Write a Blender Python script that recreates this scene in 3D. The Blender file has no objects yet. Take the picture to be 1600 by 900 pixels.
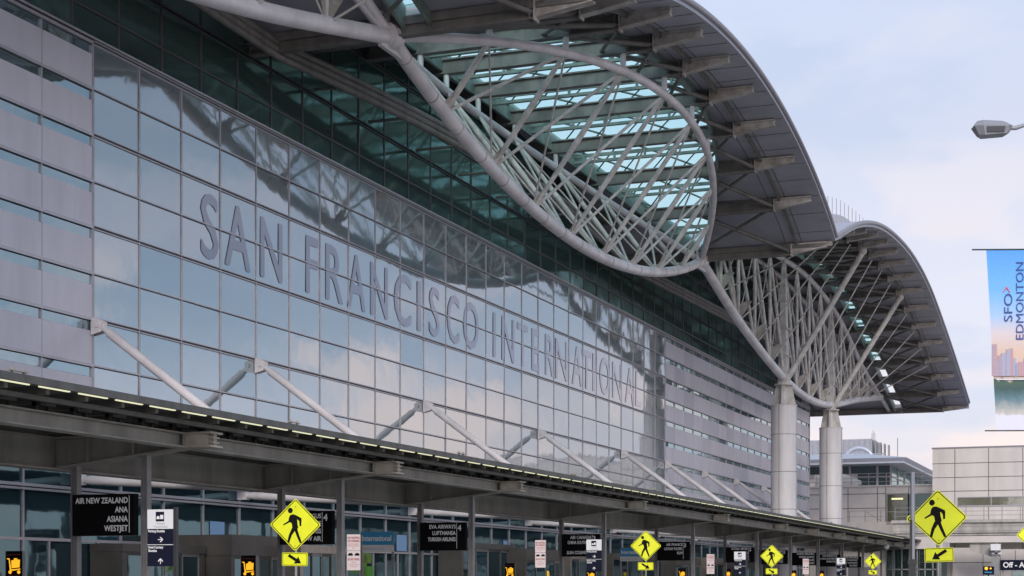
import bpy, math, random
from mathutils import Vector, Matrix
random.seed(7)
SC = bpy.context.scene
COL = SC.collection
# ------------------------------------------------------------------ camera
DC, EYE = 26.53, 1.7                       # camera stands 26.5 m out from the glass wall, eye 1.7 m
FPX, XV, YH = 2600.0, 1790.0, 908.0
TH = math.atan((XV-800)/FPX)
CT, ST, TT = math.cos(TH), math.sin(TH), math.tan(TH)
cam = bpy.data.cameras.new('camera'); camo = bpy.data.objects.new('camera', cam); COL.objects.link(camo)
cam.sensor_width = 36; cam.lens = FPX/1600*36; cam.shift_y = (YH-450)/1600
cam.clip_start = 0.2; cam.clip_end = 6000
camo.location = (DC, 0, EYE); camo.rotation_euler = (math.radians(90), 0, TH)
SC.camera = camo
G = FPX*(1+TT*TT)
def onX(px, py, X):                        # real point on a plane parallel to the terminal wall
    D = DC-X; Y = D*(G/(XV-px)-TT)
    return Y, EYE+(YH-py)/(XV-px)*D/CT
def onY(px, py, Y):                        # real point on a plane across the road
    D = Y/(G/(XV-px)-TT)
    return DC-D, EYE+(YH-py)/(XV-px)*D/CT
def atz(px, py, z):
    xc = (px-800)/FPX*z
    return Vector((DC+xc*CT-z*ST, xc*ST+z*CT, EYE+(YH-py)/FPX*z))
def proj(P):
    dx, dy = P[0]-DC, P[1]
    z = -dx*ST+dy*CT; x = dx*CT+dy*ST
    if z < .1: return (-9999, 0, z)
    return 800+FPX*x/z, YH-FPX*(P[2]-EYE)/z, z
# ------------------------------------------------------------------ world and sun
W = bpy.data.worlds.new('World'); SC.world = W; W.use_nodes = True
wn, wl = W.node_tree.nodes, W.node_tree.links
wn.clear()
SUN_EL, SUN_AZ = math.radians(26), math.radians(158)     # azimuth clockwise from +Y
out = wn.new('ShaderNodeOutputWorld'); mixs = wn.new('ShaderNodeMixShader')
bgA = wn.new('ShaderNodeBackground'); bgB = wn.new('ShaderNodeBackground')
sky = wn.new('ShaderNodeTexSky'); sky.sky_type = 'NISHITA'; sky.sun_disc = False
sky.sun_elevation = SUN_EL; sky.sun_rotation = SUN_AZ; sky.air_density = 1.2; sky.dust_density = 2.0
wl.new(sky.outputs[0], bgA.inputs[0]); bgA.inputs[1].default_value = 0.12
tc = wn.new('ShaderNodeTexCoord'); sep = wn.new('ShaderNodeSeparateXYZ')
wl.new(tc.outputs['Generated'], sep.inputs[0])
def wramp(stops, src):
    r = wn.new('ShaderNodeValToRGB'); e = r.color_ramp.elements
    while len(e) < len(stops): e.new(.5)
    for i, (p, c) in enumerate(stops): e[i].position = p; e[i].color = (*c, 1)
    wl.new(src, r.inputs[0]); return r
def wmix(f, a, b):
    m = wn.new('ShaderNodeMix'); m.data_type = 'RGBA'
    if isinstance(f, float): m.inputs[0].default_value = f
    else: wl.new(f, m.inputs[0])
    wl.new(a, m.inputs[6]); wl.new(b, m.inputs[7]); return m.outputs[2]
near = wramp([(0, (.80,.71,.76)), (.08, (.78,.73,.81)), (.16, (.74,.74,.86)), (.26, (.64,.67,.82)), (.36, (.60,.68,.88)), (1, (.34,.40,.55))], sep.outputs['Z'])
side = wramp([(0, (1.15,1.06,1.08)), (.10, (.86,.92,1.10)), (.155, (.46,.60,.80)), (.26, (.34,.45,.60)), (.40, (.32,.39,.54)), (1, (.30,.37,.52))], sep.outputs['Z'])
mr = wn.new('ShaderNodeMapRange'); mr.inputs[1].default_value = .08; mr.inputs[2].default_value = .50
wl.new(sep.outputs['X'], mr.inputs[0])
base = wmix(mr.outputs[0], near.outputs[0], side.outputs[0])
mp = wn.new('ShaderNodeMapping'); mp.inputs['Scale'].default_value = (1, 1, 2.6); mp.inputs['Location'].default_value = (3.1, .4, 1.7)
wl.new(tc.outputs['Generated'], mp.inputs[0])
def wnoise(scale, det, lo, hi, w=0):
    n = wn.new('ShaderNodeTexNoise'); n.inputs['Scale'].default_value = scale; n.inputs['Detail'].default_value = det
    n.inputs['Distortion'].default_value = .4
    mm = wn.new('ShaderNodeMapping'); mm.inputs['Location'].default_value = (w, w*.7, w*.3)
    wl.new(mp.outputs[0], mm.inputs[0]); wl.new(mm.outputs[0], n.inputs[0])
    m = wn.new('ShaderNodeMapRange'); m.interpolation_type = 'SMOOTHSTEP'
    m.inputs[1].default_value = lo; m.inputs[2].default_value = hi
    wl.new(n.outputs[0], m.inputs[0]); return m.outputs[0]
def wmath(op, a, b):
    m = wn.new('ShaderNodeMath'); m.operation = op
    for i, v in enumerate((a, b)):
        if isinstance(v, float): m.inputs[i].default_value = v
        else: wl.new(v, m.inputs[i])
    return m.outputs[0]
c1 = wmath('MULTIPLY', wnoise(7.5, 6, .44, .60), .9)
warm = wramp([(0, (1.55,1.22,1.10)), (.13, (1.30,1.08,1.04)), (.20, (.66,.68,.80)), (.30, (.42,.50,.64)), (1, (.45,.50,.62))], sep.outputs['Z'])
warm_near = wramp([(0, (.98,.80,.76)), (.12, (.96,.81,.80)), (.22, (.78,.74,.82)), (.34, (.66,.70,.84)), (1, (.45,.50,.62))], sep.outputs['Z'])
base = wmix(c1, base, wmix(mr.outputs[0], warm_near.outputs[0], warm.outputs[0]))
c2 = wmath('MULTIPLY', wnoise(6.0, 6, .48, .62, 5.0), .5)
cool = wramp([(0, (.56,.66,.86)), (1, (.34,.40,.55))], sep.outputs['Z'])
base = wmix(c2, base, cool.outputs[0])
bk = wn.new('ShaderNodeMapRange'); bk.inputs[1].default_value = .05; bk.inputs[2].default_value = -.9; bk.inputs[3].default_value = .92; bk.inputs[4].default_value = 1.9  # unseen sky behind the camera, brightness added to light faces turned this way
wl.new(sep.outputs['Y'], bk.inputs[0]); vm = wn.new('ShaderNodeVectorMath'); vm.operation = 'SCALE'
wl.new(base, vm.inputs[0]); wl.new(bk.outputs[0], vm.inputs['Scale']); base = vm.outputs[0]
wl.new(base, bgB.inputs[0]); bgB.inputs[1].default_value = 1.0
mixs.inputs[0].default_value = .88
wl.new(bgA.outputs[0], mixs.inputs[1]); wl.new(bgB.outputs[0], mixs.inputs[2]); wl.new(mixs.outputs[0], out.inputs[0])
sl = bpy.data.lights.new('sun', 'SUN'); sl.energy = 1.5; sl.angle = math.radians(18); sl.color = (1, .93, .86)
so = bpy.data.objects.new('sun', sl); COL.objects.link(so)
sd = Vector((math.sin(SUN_AZ)*math.cos(SUN_EL), math.cos(SUN_AZ)*math.cos(SUN_EL), math.sin(SUN_EL)))
so.rotation_euler = sd.to_track_quat('Z', 'Y').to_euler(); so.location = (60, -40, 60)
vs = SC.view_settings; vs.view_transform = 'Standard'; vs.look = 'None'; vs.exposure = 0.30; vs.gamma = 1; vs.use_curve_mapping = False
SC.cycles.max_bounces = 8; SC.cycles.glossy_bounces = 5; SC.cycles.transparent_max_bounces = 10
# ------------------------------------------------------------------ materials
def mat(name, col, rough=.6, metal=0, spec=.5, noise=0, nscale=3., streak=False, bump=0, emit=None, estr=0, coat=0, stain=None):
    m = bpy.data.materials.new(name); m.use_nodes = True
    n, l = m.node_tree.nodes, m.node_tree.links; b = n['Principled BSDF']
    b.inputs['Base Color'].default_value = (*col, 1); b.inputs['Roughness'].default_value = rough
    b.inputs['Metallic'].default_value = metal; b.inputs['Specular IOR Level'].default_value = spec
    b.inputs['Coat Weight'].default_value = coat
    if emit: b.inputs['Emission Color'].default_value = (*emit, 1); b.inputs['Emission Strength'].default_value = estr
    if noise or bump:
        g = n.new('ShaderNodeNewGeometry'); mpn = n.new('ShaderNodeMapping')
        mpn.inputs['Scale'].default_value = (1, 1, .18) if streak else (1, 1, 1)
        l.new(g.outputs['Position'], mpn.inputs[0])
        t = n.new('ShaderNodeTexNoise'); t.inputs['Scale'].default_value = nscale; t.inputs['Detail'].default_value = 6
        t.inputs['Roughness'].default_value = .65
        l.new(mpn.outputs[0], t.inputs[0])
        r = n.new('ShaderNodeValToRGB'); e = r.color_ramp.elements
        sc = stain or tuple(c*(1-noise) for c in col)
        e[0].position = .33; e[0].color = (*sc, 1); e[1].position = .62; e[1].color = (*(min(1, c*(1+noise*.35)) for c in col), 1)
        l.new(t.outputs[0], r.inputs[0])
        if noise: l.new(r.outputs[0], b.inputs['Base Color'])
        if bump:
            bp = n.new('ShaderNodeBump'); bp.inputs['Strength'].default_value = bump; bp.inputs['Distance'].default_value = .02
            l.new(t.outputs[0], bp.inputs['Height']); l.new(bp.outputs[0], b.inputs['Normal'])
    return m
def glass(name, refl, gl, base, rough=.03, noise=.0, fmax=.9, warp=.010):
    """coated facade glass: clear mirror reflection over a tinted (fritted) body"""
    m = bpy.data.materials.new(name); m.use_nodes = True
    n, l = m.node_tree.nodes, m.node_tree.links; n.clear()
    o = n.new('ShaderNodeOutputMaterial'); mx = n.new('ShaderNodeMixShader')
    d = n.new('ShaderNodeBsdfDiffuse'); d.inputs[0].default_value = (*base, 1)
    g = n.new('ShaderNodeBsdfGlossy'); g.inputs[0].default_value = (*gl, 1); g.inputs['Roughness'].default_value = rough
    geo = n.new('ShaderNodeNewGeometry')
    t = n.new('ShaderNodeTexNoise'); t.inputs['Scale'].default_value = .9; t.inputs['Detail'].default_value = 2
    l.new(geo.outputs['Position'], t.inputs[0])
    bp = n.new('ShaderNodeBump'); bp.inputs['Strength'].default_value = .5; bp.inputs['Distance'].default_value = warp
    l.new(t.outputs[0], bp.inputs['Height']); l.new(bp.outputs[0], g.inputs['Normal'])
    if noise:
        t2 = n.new('ShaderNodeTexNoise'); t2.inputs['Scale'].default_value = 1.7; t2.inputs['Detail'].default_value = 6
        l.new(geo.outputs['Position'], t2.inputs[0])
        r = n.new('ShaderNodeValToRGB'); r.color_ramp.elements[0].position = .3; r.color_ramp.elements[1].position = .7
        r.color_ramp.elements[0].color = (*(c*(1-noise) for c in base), 1); r.color_ramp.elements[1].color = (*(c*(1+noise) for c in base), 1)
        l.new(t2.outputs[0], r.inputs[0]); l.new(r.outputs[0], d.inputs[0])
    lw = n.new('ShaderNodeFresnel'); lw.inputs[0].default_value = 1.5
    mr = n.new('ShaderNodeMapRange'); mr.inputs[1].default_value = .04; mr.inputs[2].default_value = fmax
    mr.inputs[3].default_value = refl; mr.inputs[4].default_value = 1
    l.new(lw.outputs[0], mr.inputs[0]); l.new(mr.outputs[0], mx.inputs[0])
    l.new(d.outputs[0], mx.inputs[1]); l.new(g.outputs[0], mx.inputs[2]); l.new(mx.outputs[0], o.inputs[0])
    return m
def skyglass():
    m = bpy.data.materials.new('skylight glass'); m.use_nodes = True
    n, l = m.node_tree.nodes, m.node_tree.links; n.clear()
    o = n.new('ShaderNodeOutputMaterial'); mx = n.new('ShaderNodeMixShader'); mx.inputs[0].default_value = .2
    a = n.new('ShaderNodeBsdfTransparent'); a.inputs[0].default_value = (.72, .98, .96, 1)
    b = n.new('ShaderNodeBsdfTranslucent'); b.inputs[0].default_value = (.55, .95, .88, 1)
    l.new(a.outputs[0], mx.inputs[1]); l.new(b.outputs[0], mx.inputs[2]); l.new(mx.outputs[0], o.inputs[0])
    return m
M = dict(
 white=mat('white painted steel', (.60,.565,.555), .42, noise=.22, nscale=1.2, streak=True, bump=.1),
 chord=mat('off white pipe paint', (.69,.655,.67), .42, noise=.2, nscale=.8, bump=.06),
 web=mat('grey white strut paint', (.58,.55,.52), .5, noise=.32, nscale=2.),
 beam=mat('grey roof beam paint', (.17,.16,.15), .6, noise=.35, nscale=1.5, streak=True),
 bracket=mat('tan grey bracket paint', (.44,.42,.40), .55, noise=.3, nscale=2., stain=(.27,.23,.19)),
 soffit=mat('grey metal soffit', (.40,.40,.455), .45, metal=.25, noise=.15, nscale=.7),
 joint=mat('soffit joint', (.08,.08,.09), .8),
 rooftop=mat('roof membrane', (.48,.48,.52), .5, noise=.1),
 rim=mat('roof rim metal', (.26,.25,.28), .4, metal=.3, noise=.1),
 frost=glass('fritted facade glass', .41, (.82,.86,.90), (.165,.20,.21), .05, .06),
 clear=glass('dark green facade glass', .20, (.50,.74,.70), (.042,.066,.062), .09, warp=.018),
 lowglass=glass('shopfront glass', .19, (.38,.58,.64), (.018,.036,.046), .04),
 strip=glass('strip window glass', .40, (.66,.80,.86), (.08,.12,.13), .03),
 frost2=glass('fritted facade glass cooler', .39, (.79,.85,.90), (.15,.20,.22), .06, .06),
 frost3=glass('fritted facade glass greyer', .44, (.82,.85,.88), (.17,.20,.205), .045, .06),
 letter=glass('mauve letter film', .27, (.68,.67,.74), (.105,.10,.125), .06, fmax=.42),
 panel=mat('lilac grey metal cladding', (.57,.545,.605), .38, metal=.10, noise=.10, nscale=1.1, streak=True),
 panel2=mat('lilac grey cladding darkened for reflection', (.48,.46,.53), .38, metal=.10, noise=.06, nscale=.5),
 mull=mat('silver mullion', (.44,.42,.45), .35, metal=.5, noise=.1),
 mulld=mat('dark mullion gasket', (.03,.032,.036), .5),
 skyl=skyglass(),
 skyf=mat('skylight frame green grey', (.17,.22,.20), .6, noise=.3, nscale=1.6),
 canopy=mat('canopy grey paint', (.32,.31,.285), .6, noise=.3, nscale=1.6, streak=True),
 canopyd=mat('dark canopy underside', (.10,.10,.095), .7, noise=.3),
 stub=mat('tan beam end paint', (.36,.33,.28), .55, noise=.3, nscale=3),
 post=mat('grey canopy post', (.20,.195,.20), .5, noise=.15),
 lamp=mat('lit strip light', (.9,.9,.7), emit=(1,.98,.66), estr=.62),
 lampm=mat('lamp housing', (.16,.16,.17), .5),
 black=mat('black sign face', (.005,.005,.006), .6, spec=.08),
 navy=mat('navy sign face', (.008,.010,.026), .6, spec=.1),
 signwhite=mat('white sign face', (.72,.72,.74), .5),
 ltext=mat('white lettering', (.78,.78,.78), .5),
 gtext=mat('grey lettering', (.30,.30,.32), .5),
 lime=mat('fluorescent yellow green sheeting', (.84,.88,.006), .5, noise=.08, nscale=2.5),
 ink=mat('black sign ink', (.006,.006,.006), .6, spec=.1),
 galv=mat('galvanised steel', (.30,.30,.30), .45, metal=.5, noise=.15),
 darkpost=mat('dark steel post', (.035,.035,.037), .5, noise=.2),
 pink=mat('pale pink sign face', (.68,.58,.57), .55),
 redink=mat('faded red ink', (.34,.06,.06), .6),
 blue=mat('blue sign face', (.02,.24,.46), .45),
 bluegrey=mat('grey sign face', (.60,.60,.61), .5),
 orange=mat('lit orange picture', (.8,.4,.02), emit=(1,.47,.02), estr=.85),
 darkbox=mat('dark bronze cladding', (.075,.07,.066), .4, noise=.25, nscale=1.),
 steelhead=mat('brushed steel header', (.36,.32,.29), .3, metal=.7, noise=.2),
 colclad=mat('pale column cladding', (.62,.595,.60), .45, noise=.13, nscale=1.6, streak=True),
 concrete=mat('pale concrete panel', (.62,.58,.555), .75, noise=.13, nscale=.7, streak=True, bump=.1),
 slab=mat('stained concrete slab', (.42,.40,.38), .8, noise=.35, nscale=1.2, streak=True),
 beige=mat('beige panel', (.58,.53,.50), .7, noise=.12, nscale=.5),
 mech=mat('grey louvre metal', (.31,.31,.34), .6, noise=.15),
 metalroof=mat('pale metal roof', (.46,.48,.54), .4, metal=.3, noise=.08),
 seam=mat('panel joint', (.12,.11,.105), .9),
 asphalt=mat('asphalt', (.055,.055,.058), .9, noise=.3, nscale=4, bump=.3),
 pave=mat('concrete pavement', (.36,.345,.32), .85, noise=.2, nscale=2),
 paint=mat('white road paint', (.72,.72,.70), .7, noise=.2),
 yellow=mat('yellow paint', (.75,.50,.03), .5),
 lampgrey=mat('lamp head grey', (.30,.31,.34), .4, metal=.2),
 lens=mat('lamp lens', (.10,.10,.11), .2),
 bsky=mat('banner blue print', (.13,.40,.80), .6),
 bnavy=mat('banner navy ink', (.03,.06,.28), .6),
 bred=mat('banner red ink', (.75,.05,.10), .6),
 bpale=mat('banner pale print', (.72,.72,.80), .6),
 btower=mat('banner tower print', (.48,.30,.33), .6),
 btower2=mat('banner far tower print', (.36,.38,.52), .6),
 bgreen=mat('banner tree print', (.05,.09,.06), .6),
 green=mat('bright green poster', (.10,.42,.03), .5),
 poster=mat('pale blue poster', (.22,.40,.66), .4),
)
# lit office glass for the building on the right
M['litglass'] = glass('lit office glass', .20, (.8,.85,.85), (.12,.12,.075), .05)
M['dimglass'] = glass('dim office glass', .25, (.6,.8,.8), (.02,.035,.032), .05)
# ------------------------------------------------------------------ mesh helpers
class MB:
    def __init__(s): s.v = []; s.f = []; s.sm = []
    def add(s, vs, fs, smooth=False):
        o = len(s.v); s.v += [tuple(v) for v in vs]
        for f in fs: s.f.append(tuple(i+o for i in f)); s.sm.append(smooth)
        return s
    def box(s, x0, x1, y0, y1, z0, z1):
        v = [(x, y, z) for x in (x0, x1) for y in (y0, y1) for z in (z0, z1)]
        return s.add(v, [(0,1,3,2), (4,6,7,5), (0,4,5,1), (2,3,7,6), (0,2,6,4), (1,5,7,3)])
    def hexa(s, b, t):                     # bottom 4 points, top 4 points
        return s.add(list(b)+list(t), [(3,2,1,0), (4,5,6,7), (0,1,5,4), (1,2,6,5), (2,3,7,6), (3,0,4,7)])
    def prismY(s, poly, y0, y1):           # polygon in (x,z) swept along y
        n = len(poly); v = [(x, y0, z) for x, z in poly]+[(x, y1, z) for x, z in poly]
        return s.add(v, [tuple(range(n)), tuple(range(2*n-1, n-1, -1))]+[(i, i+n, (i+1) % n+n, (i+1) % n) for i in range(n)])
    def prismX(s, poly, x0, x1):           # polygon in (y,z) swept along x
        n = len(poly); v = [(x0, y, z) for y, z in poly]+[(x1, y, z) for y, z in poly]
        return s.add(v, [tuple(range(n)), tuple(range(2*n-1, n-1, -1))]+[(i, i+n, (i+1) % n+n, (i+1) % n) for i in range(n)])
    def tube(s, pts, rad, n=12, cap=True):
        pts = [Vector(p) for p in pts]; N = len(pts)
        if not hasattr(rad, '__len__'): rad = [rad]*N
        up = None; rings = []
        for i, p in enumerate(pts):
            d = (pts[min(i+1, N-1)]-pts[max(i-1, 0)]).normalized()
            if up is None: up = Vector((0, 0, 1)) if abs(d.z) < .95 else Vector((1, 0, 0))
            a = (up-d*up.dot(d)).normalized(); b = d.cross(a); up = a
            rings.append([p+(a*math.cos(2*math.pi*k/n)+b*math.sin(2*math.pi*k/n))*rad[i] for k in range(n)])
        v = [q for r in rings for q in r]; f = []
        for i in range(N-1):
            for k in range(n):
                f.append((i*n+k, i*n+(k+1) % n, (i+1)*n+(k+1) % n, (i+1)*n+k))
        s.add(v, f, True)
        if cap: s.add(rings[0], [tuple(range(n-1, -1, -1))]); s.add(rings[-1], [tuple(range(n))])
        return s
    def ball(s, c, r, n=12, m=8):
        v = []; f = []
        for j in range(m+1):
            t = math.pi*j/m
            for k in range(n):
                a = 2*math.pi*k/n; v.append((c[0]+r*math.sin(t)*math.cos(a), c[1]+r*math.sin(t)*math.sin(a), c[2]+r*math.cos(t)))
        for j in range(m):
            for k in range(n): f.append((j*n+k, (j+1)*n+k, (j+1)*n+(k+1) % n, j*n+(k+1) % n))
        return s.add(v, f, True)
    def poly(s, pts2, fr, t=.004, w0=0.):  # flat outline in frame fr, thickness t, lifted w0
        n = len(pts2); v = [fr @ Vector((x, y, w0+t)) for x, y in pts2]+[fr @ Vector((x, y, w0)) for x, y in pts2]
        return s.add(v, [tuple(range(n)), tuple(range(2*n-1, n-1, -1))]+[(i, i+n, (i+1) % n+n, (i+1) % n) for i in range(n)])
    def build(s, name, m, parent=None, kind=None, label=None, loc=None):
        me = bpy.data.meshes.new(name); me.from_pydata(s.v, [], s.f)
        me.polygons.foreach_set('use_smooth', s.sm); me.materials.append(M[m] if isinstance(m, str) else m); me.update()
        o = bpy.data.objects.new(name, me); COL.objects.link(o)
        if parent is not None:
            o.parent = parent; o.matrix_parent_inverse = inv_of(parent)
        if kind: o['kind'] = kind
        if label: o['label'] = label
        return o
def inv_of(p):
    m = Matrix.Identity(4); q = p; chain = []
    while q is not None: chain.append(q); q = q.parent
    # only the top Empty is ever moved; children carry the inverse, so world = mesh coordinates
    return Matrix.Translation(p.location).inverted() if p.parent is None else Matrix.Identity(4)
def tag(o, label, cat, group=None):
    o['label'] = label; o['category'] = cat
    if group: o['group'] = group
    return o
def thing(name, label, cat, loc=(0, 0, 0), group=None):
    o = bpy.data.objects.new(name, None); COL.objects.link(o); o.location = loc; o.empty_display_size = .5
    return tag(o, label, cat, group)
def struct(name, mb, m):
    o = mb.build(name, m); o['kind'] = 'structure'; return o
def frameY(x, y, z, yaw=0):                # face looks back toward -Y, u runs +X, v runs up
    c, s_ = math.cos(yaw), math.sin(yaw)
    u = Vector((c, s_, 0)); w = Vector((s_, -c, 0)); v = Vector((0, 0, 1))
    m = Matrix((u, v, w)).transposed().to_4x4(); m.translation = (x, y, z); return m
def frameX(x, y, z):                       # face looks toward +X, u runs +Y
    m = Matrix((Vector((0, 1, 0)), Vector((0, 0, 1)), Vector((1, 0, 0)))).transposed().to_4x4(); m.translation = (x, y, z); return m
_tc = {}
def glyphs(txt):
    if txt in _tc: return _tc[txt]
    cu = bpy.data.curves.new('type', 'FONT'); cu.body = txt; cu.size = 1; cu.resolution_u = 3
    ob = bpy.data.objects.new('type', cu); COL.objects.link(ob)
    me = bpy.data.meshes.new_from_object(ob.evaluated_get(bpy.context.evaluated_depsgraph_get()))
    vs = [(v.co.x, v.co.y) for v in me.vertices]; fs = [tuple(p.vertices) for p in me.polygons]
    bpy.data.objects.remove(ob); bpy.data.curves.remove(cu); bpy.data.meshes.remove(me)
    _tc[txt] = (vs, fs); return _tc[txt]
CAP = .729
def text(mb, txt, fr, u, v, h, align='L', w0=.003, width=None, sx=1., bold=0.):
    """cap height h, baseline at v, in frame fr"""
    vs, fs = glyphs(txt)
    if not vs: return
    x0 = min(p[0] for p in vs); x1 = max(p[0] for p in vs); k = h/.70
    kx = width/(x1-x0) if width else k*sx
    off = {'L': 0, 'C': -(x1-x0)*kx/2, 'R': -(x1-x0)*kx}[align]
    offs = [(0, 0)] if not bold else [(-bold, 0), (bold, 0), (0, bold), (0, -bold)]
    for i, (bx, by) in enumerate(offs):
        mb.add([fr @ Vector((u+off+(x-x0)*kx+bx, v+y*k+by, w0+i*.0006)) for x, y in vs], fs)
def rrect(w, h, r, n=4):
    p = []
    for cx, cy, a0 in ((w/2-r, h/2-r, 0), (-w/2+r, h/2-r, 90), (-w/2+r, -h/2+r, 180), (w/2-r, -h/2+r, 270)):
        for i in range(n+1):
            a = math.radians(a0+90*i/n); p.append((cx+r*math.cos(a), cy+r*math.sin(a)))
    return p
def catmull(pts, x):
    if x <= pts[0][0]: return pts[0][1]
    if x >= pts[-1][0]: return pts[-1][1]
    i = max(j for j in range(len(pts)-1) if pts[j][0] <= x)
    x0, y0 = pts[i]; x1, y1 = pts[i+1]; t = (x-x0)/(x1-x0)
    def sl(j):
        a, b = pts[max(j-1, 0)], pts[min(j+1, len(pts)-1)]; return (b[1]-a[1])/(b[0]-a[0])
    m0, m1 = sl(i)*(x1-x0), sl(i+1)*(x1-x0)
    return (2*t**3-3*t*t+1)*y0+(t**3-2*t*t+t)*m0+(-2*t**3+3*t*t)*y1+(t**3-t*t)*m1
# ------------------------------------------------------------------ ground
struct('ground', MB().box(-900, 900, -300, 2500, -.6, -.06), 'asphalt')
struct('road', MB().box(11.2, 23.5, -120, 400, -.06, .0), 'pave')
struct('far_road', MB().box(27.5, 60, -120, 400, -.06, .0), 'pave')
struct('sidewalk', MB().box(-3, 11.2, -120, 320, -.06, .15), 'pave')
struct('median', MB().box(23.5, 27.5, -120, 320, -.06, .15), 'pave')
lm = MB()
for i in range(40):
    for x in (15.2, 19.2): lm.box(x, x+.12, -40+i*9, -37+i*9, .001, .005)
struct('road_marking', lm, 'paint')
# ------------------------------------------------------------------ terminal
T = thing('terminal_building', 'airport terminal with lettered glass wall, arched steel roof and pale columns', 'building', (0, 85, 0))
A = 2.2; N0Y = 37.9                        # module width and position of module 0
YN = lambda n: N0Y+A*n
ROW = [EYE+14.51-1.243*i for i in range(10)]      # transom heights, top to bottom
E = EYE
# roof profile
HUMP = [(-4, 17.0), (0, 18.0), (7.5, 20.15), (15, 21.6), (22.9, 22.35), (31, 22.55), (39.9, 22.0), (50, 20.4), (60, 18.45), (69.7, 16.35)]
YMID, HL, PAN = 67.05, 19.55, 4.344
def zroof(Y):
    u = abs(Y-YMID)
    if u <= HL: return E+18.0+3.3*(1-(u/HL)**2)**.9
    return E+catmull(HUMP, u-HL)
XT, XE = 4.35, 11.5
def chordoff(Y):
    u = abs(Y-YMID)
    return 4.1*(1-(u/HL)**2) if u < HL else 0
def ztop(Y):
    u = abs(Y-YMID)
    if u <= HL: return E+17.1+2.55*(1-(u/HL)**2)
    return E+catmull([(-2, 16.6), (0, 17.1), (5, 18.75), (12.3, 20.2), (20, 21.0), (30.5, 21.35), (41, 20.6), (48.7, 19.2), (53.3, 18.1), (64, 16.5)], u-HL)
def zbot(Y):
    u = abs(Y-YMID)
    if u <= HL: return E+17.1-3.0*(1-(u/HL)**2)**.95
    return E+catmull([(0, 17.1), (9.8, 15.0), (21.8, 13.3), (30.5, 12.85), (39.2, 13.3), (51.2, 14.9), (64, 16.4)], u-HL)
NODES_L = [YMID-HL+PAN*k for k in range(10)]
NODES_F = [YMID+HL+4.356*k for k in range(17)]
NODES_N = [2*YMID-y for y in NODES_F]
# --- roof slabs
def slab(ys, xa, xb, top=0., bot=.35):
    mb = MB(); n = len(ys)
    v = []
    for y in ys:
        a, b = xa(y), xb(y); z = zroof(y)
        v += [(a, y, z-bot), (b, y, z-bot), (b, y, z-top), (a, y, z-top)]
    f = []
    for i in range(n-1):
        for k in range(4): f.append((i*4+k, i*4+(k+1) % 4, (i+1)*4+(k+1) % 4, (i+1)*4+k))
    f += [(3, 2, 1, 0), (n*4-4, n*4-3, n*4-2, n*4-1)]
    return mb.add(v, f)
def ysr(a, b, n=40): return [a+(b-a)*i/n for i in range(n+1)]
XI = -24.
yl = ysr(YMID-HL, YMID+HL, 45)
roofs = []
R_ = slab(yl, lambda y: XT+chordoff(y)+.25, lambda y: XE).build('roof', 'soffit', T)
slab(yl, lambda y: XI, lambda y: XT-chordoff(y)-.25).build('roof', 'soffit', T)
yf = ysr(YMID+HL-.1+.15, YMID+HL+69.7, 60); yn = [2*YMID-y for y in yf][::-1]
for ys in (yf, yn):
    slab(ys, lambda y: XT+1.45, lambda y: XE, 0.004).build('roof', 'soffit', T)
    slab(ys, lambda y: XI, lambda y: XT+.45, 0.004).build('roof', 'soffit', T)
# rim along the outer eave
def rim(ys):
    mb = MB()
    mb.tube([(XE+.02, y, zroof(y)-.10) for y in ys], .12, 8); return mb
for ys in (yl, yf, yn): rim(ys).build('roof_rim', 'rim', T)
# soffit joints
sj = MB()
for ys in (yl, yf, yn):
    for i in range(0, len(ys)-1):
        y = ys[i]
        if i % 2 == 0: sj.box(9.3, XE-.1, y-.015, y+.015, zroof(y)-.362, zroof(y)-.352)
    for x in (8.9, 9.75):
        for i in range(len(ys)-1):
            a, b = ys[i], ys[i+1]; za, zb = zroof(a)-.362, zroof(b)-.362
            sj.hexa([(x, a, za), (x+.03, a, za), (x+.03, b, zb), (x, b, zb)], [(x, a, za+.008), (x+.03, a, za+.008), (x+.03, b, zb+.008), (x, b, zb+.008)])
sj.build('soffit_joint', 'joint', T)
# roof upstand with rods above the far hump
up = MB()
uy = ysr(93, 116, 20)
pts = [(y, zroof(y)) for y in uy]
up.prismX([(y, z-.3) for y, z in pts]+[(y, z+.75*math.sin(math.pi*(y-93)/23*.9+.15)) for y, z in reversed(pts)], 6.5, 9.0)
us = up.build('roof_upstand', 'rooftop', T)
rd = MB()
for i in range(12):
    y = 97+i*1.45; z = zroof(y)+.5; rd.tube([(9.0, y, z-.3), (9.0, y, z+1.15)], .022, 6)
rd.build('vent_rod', 'galv', us)
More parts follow.
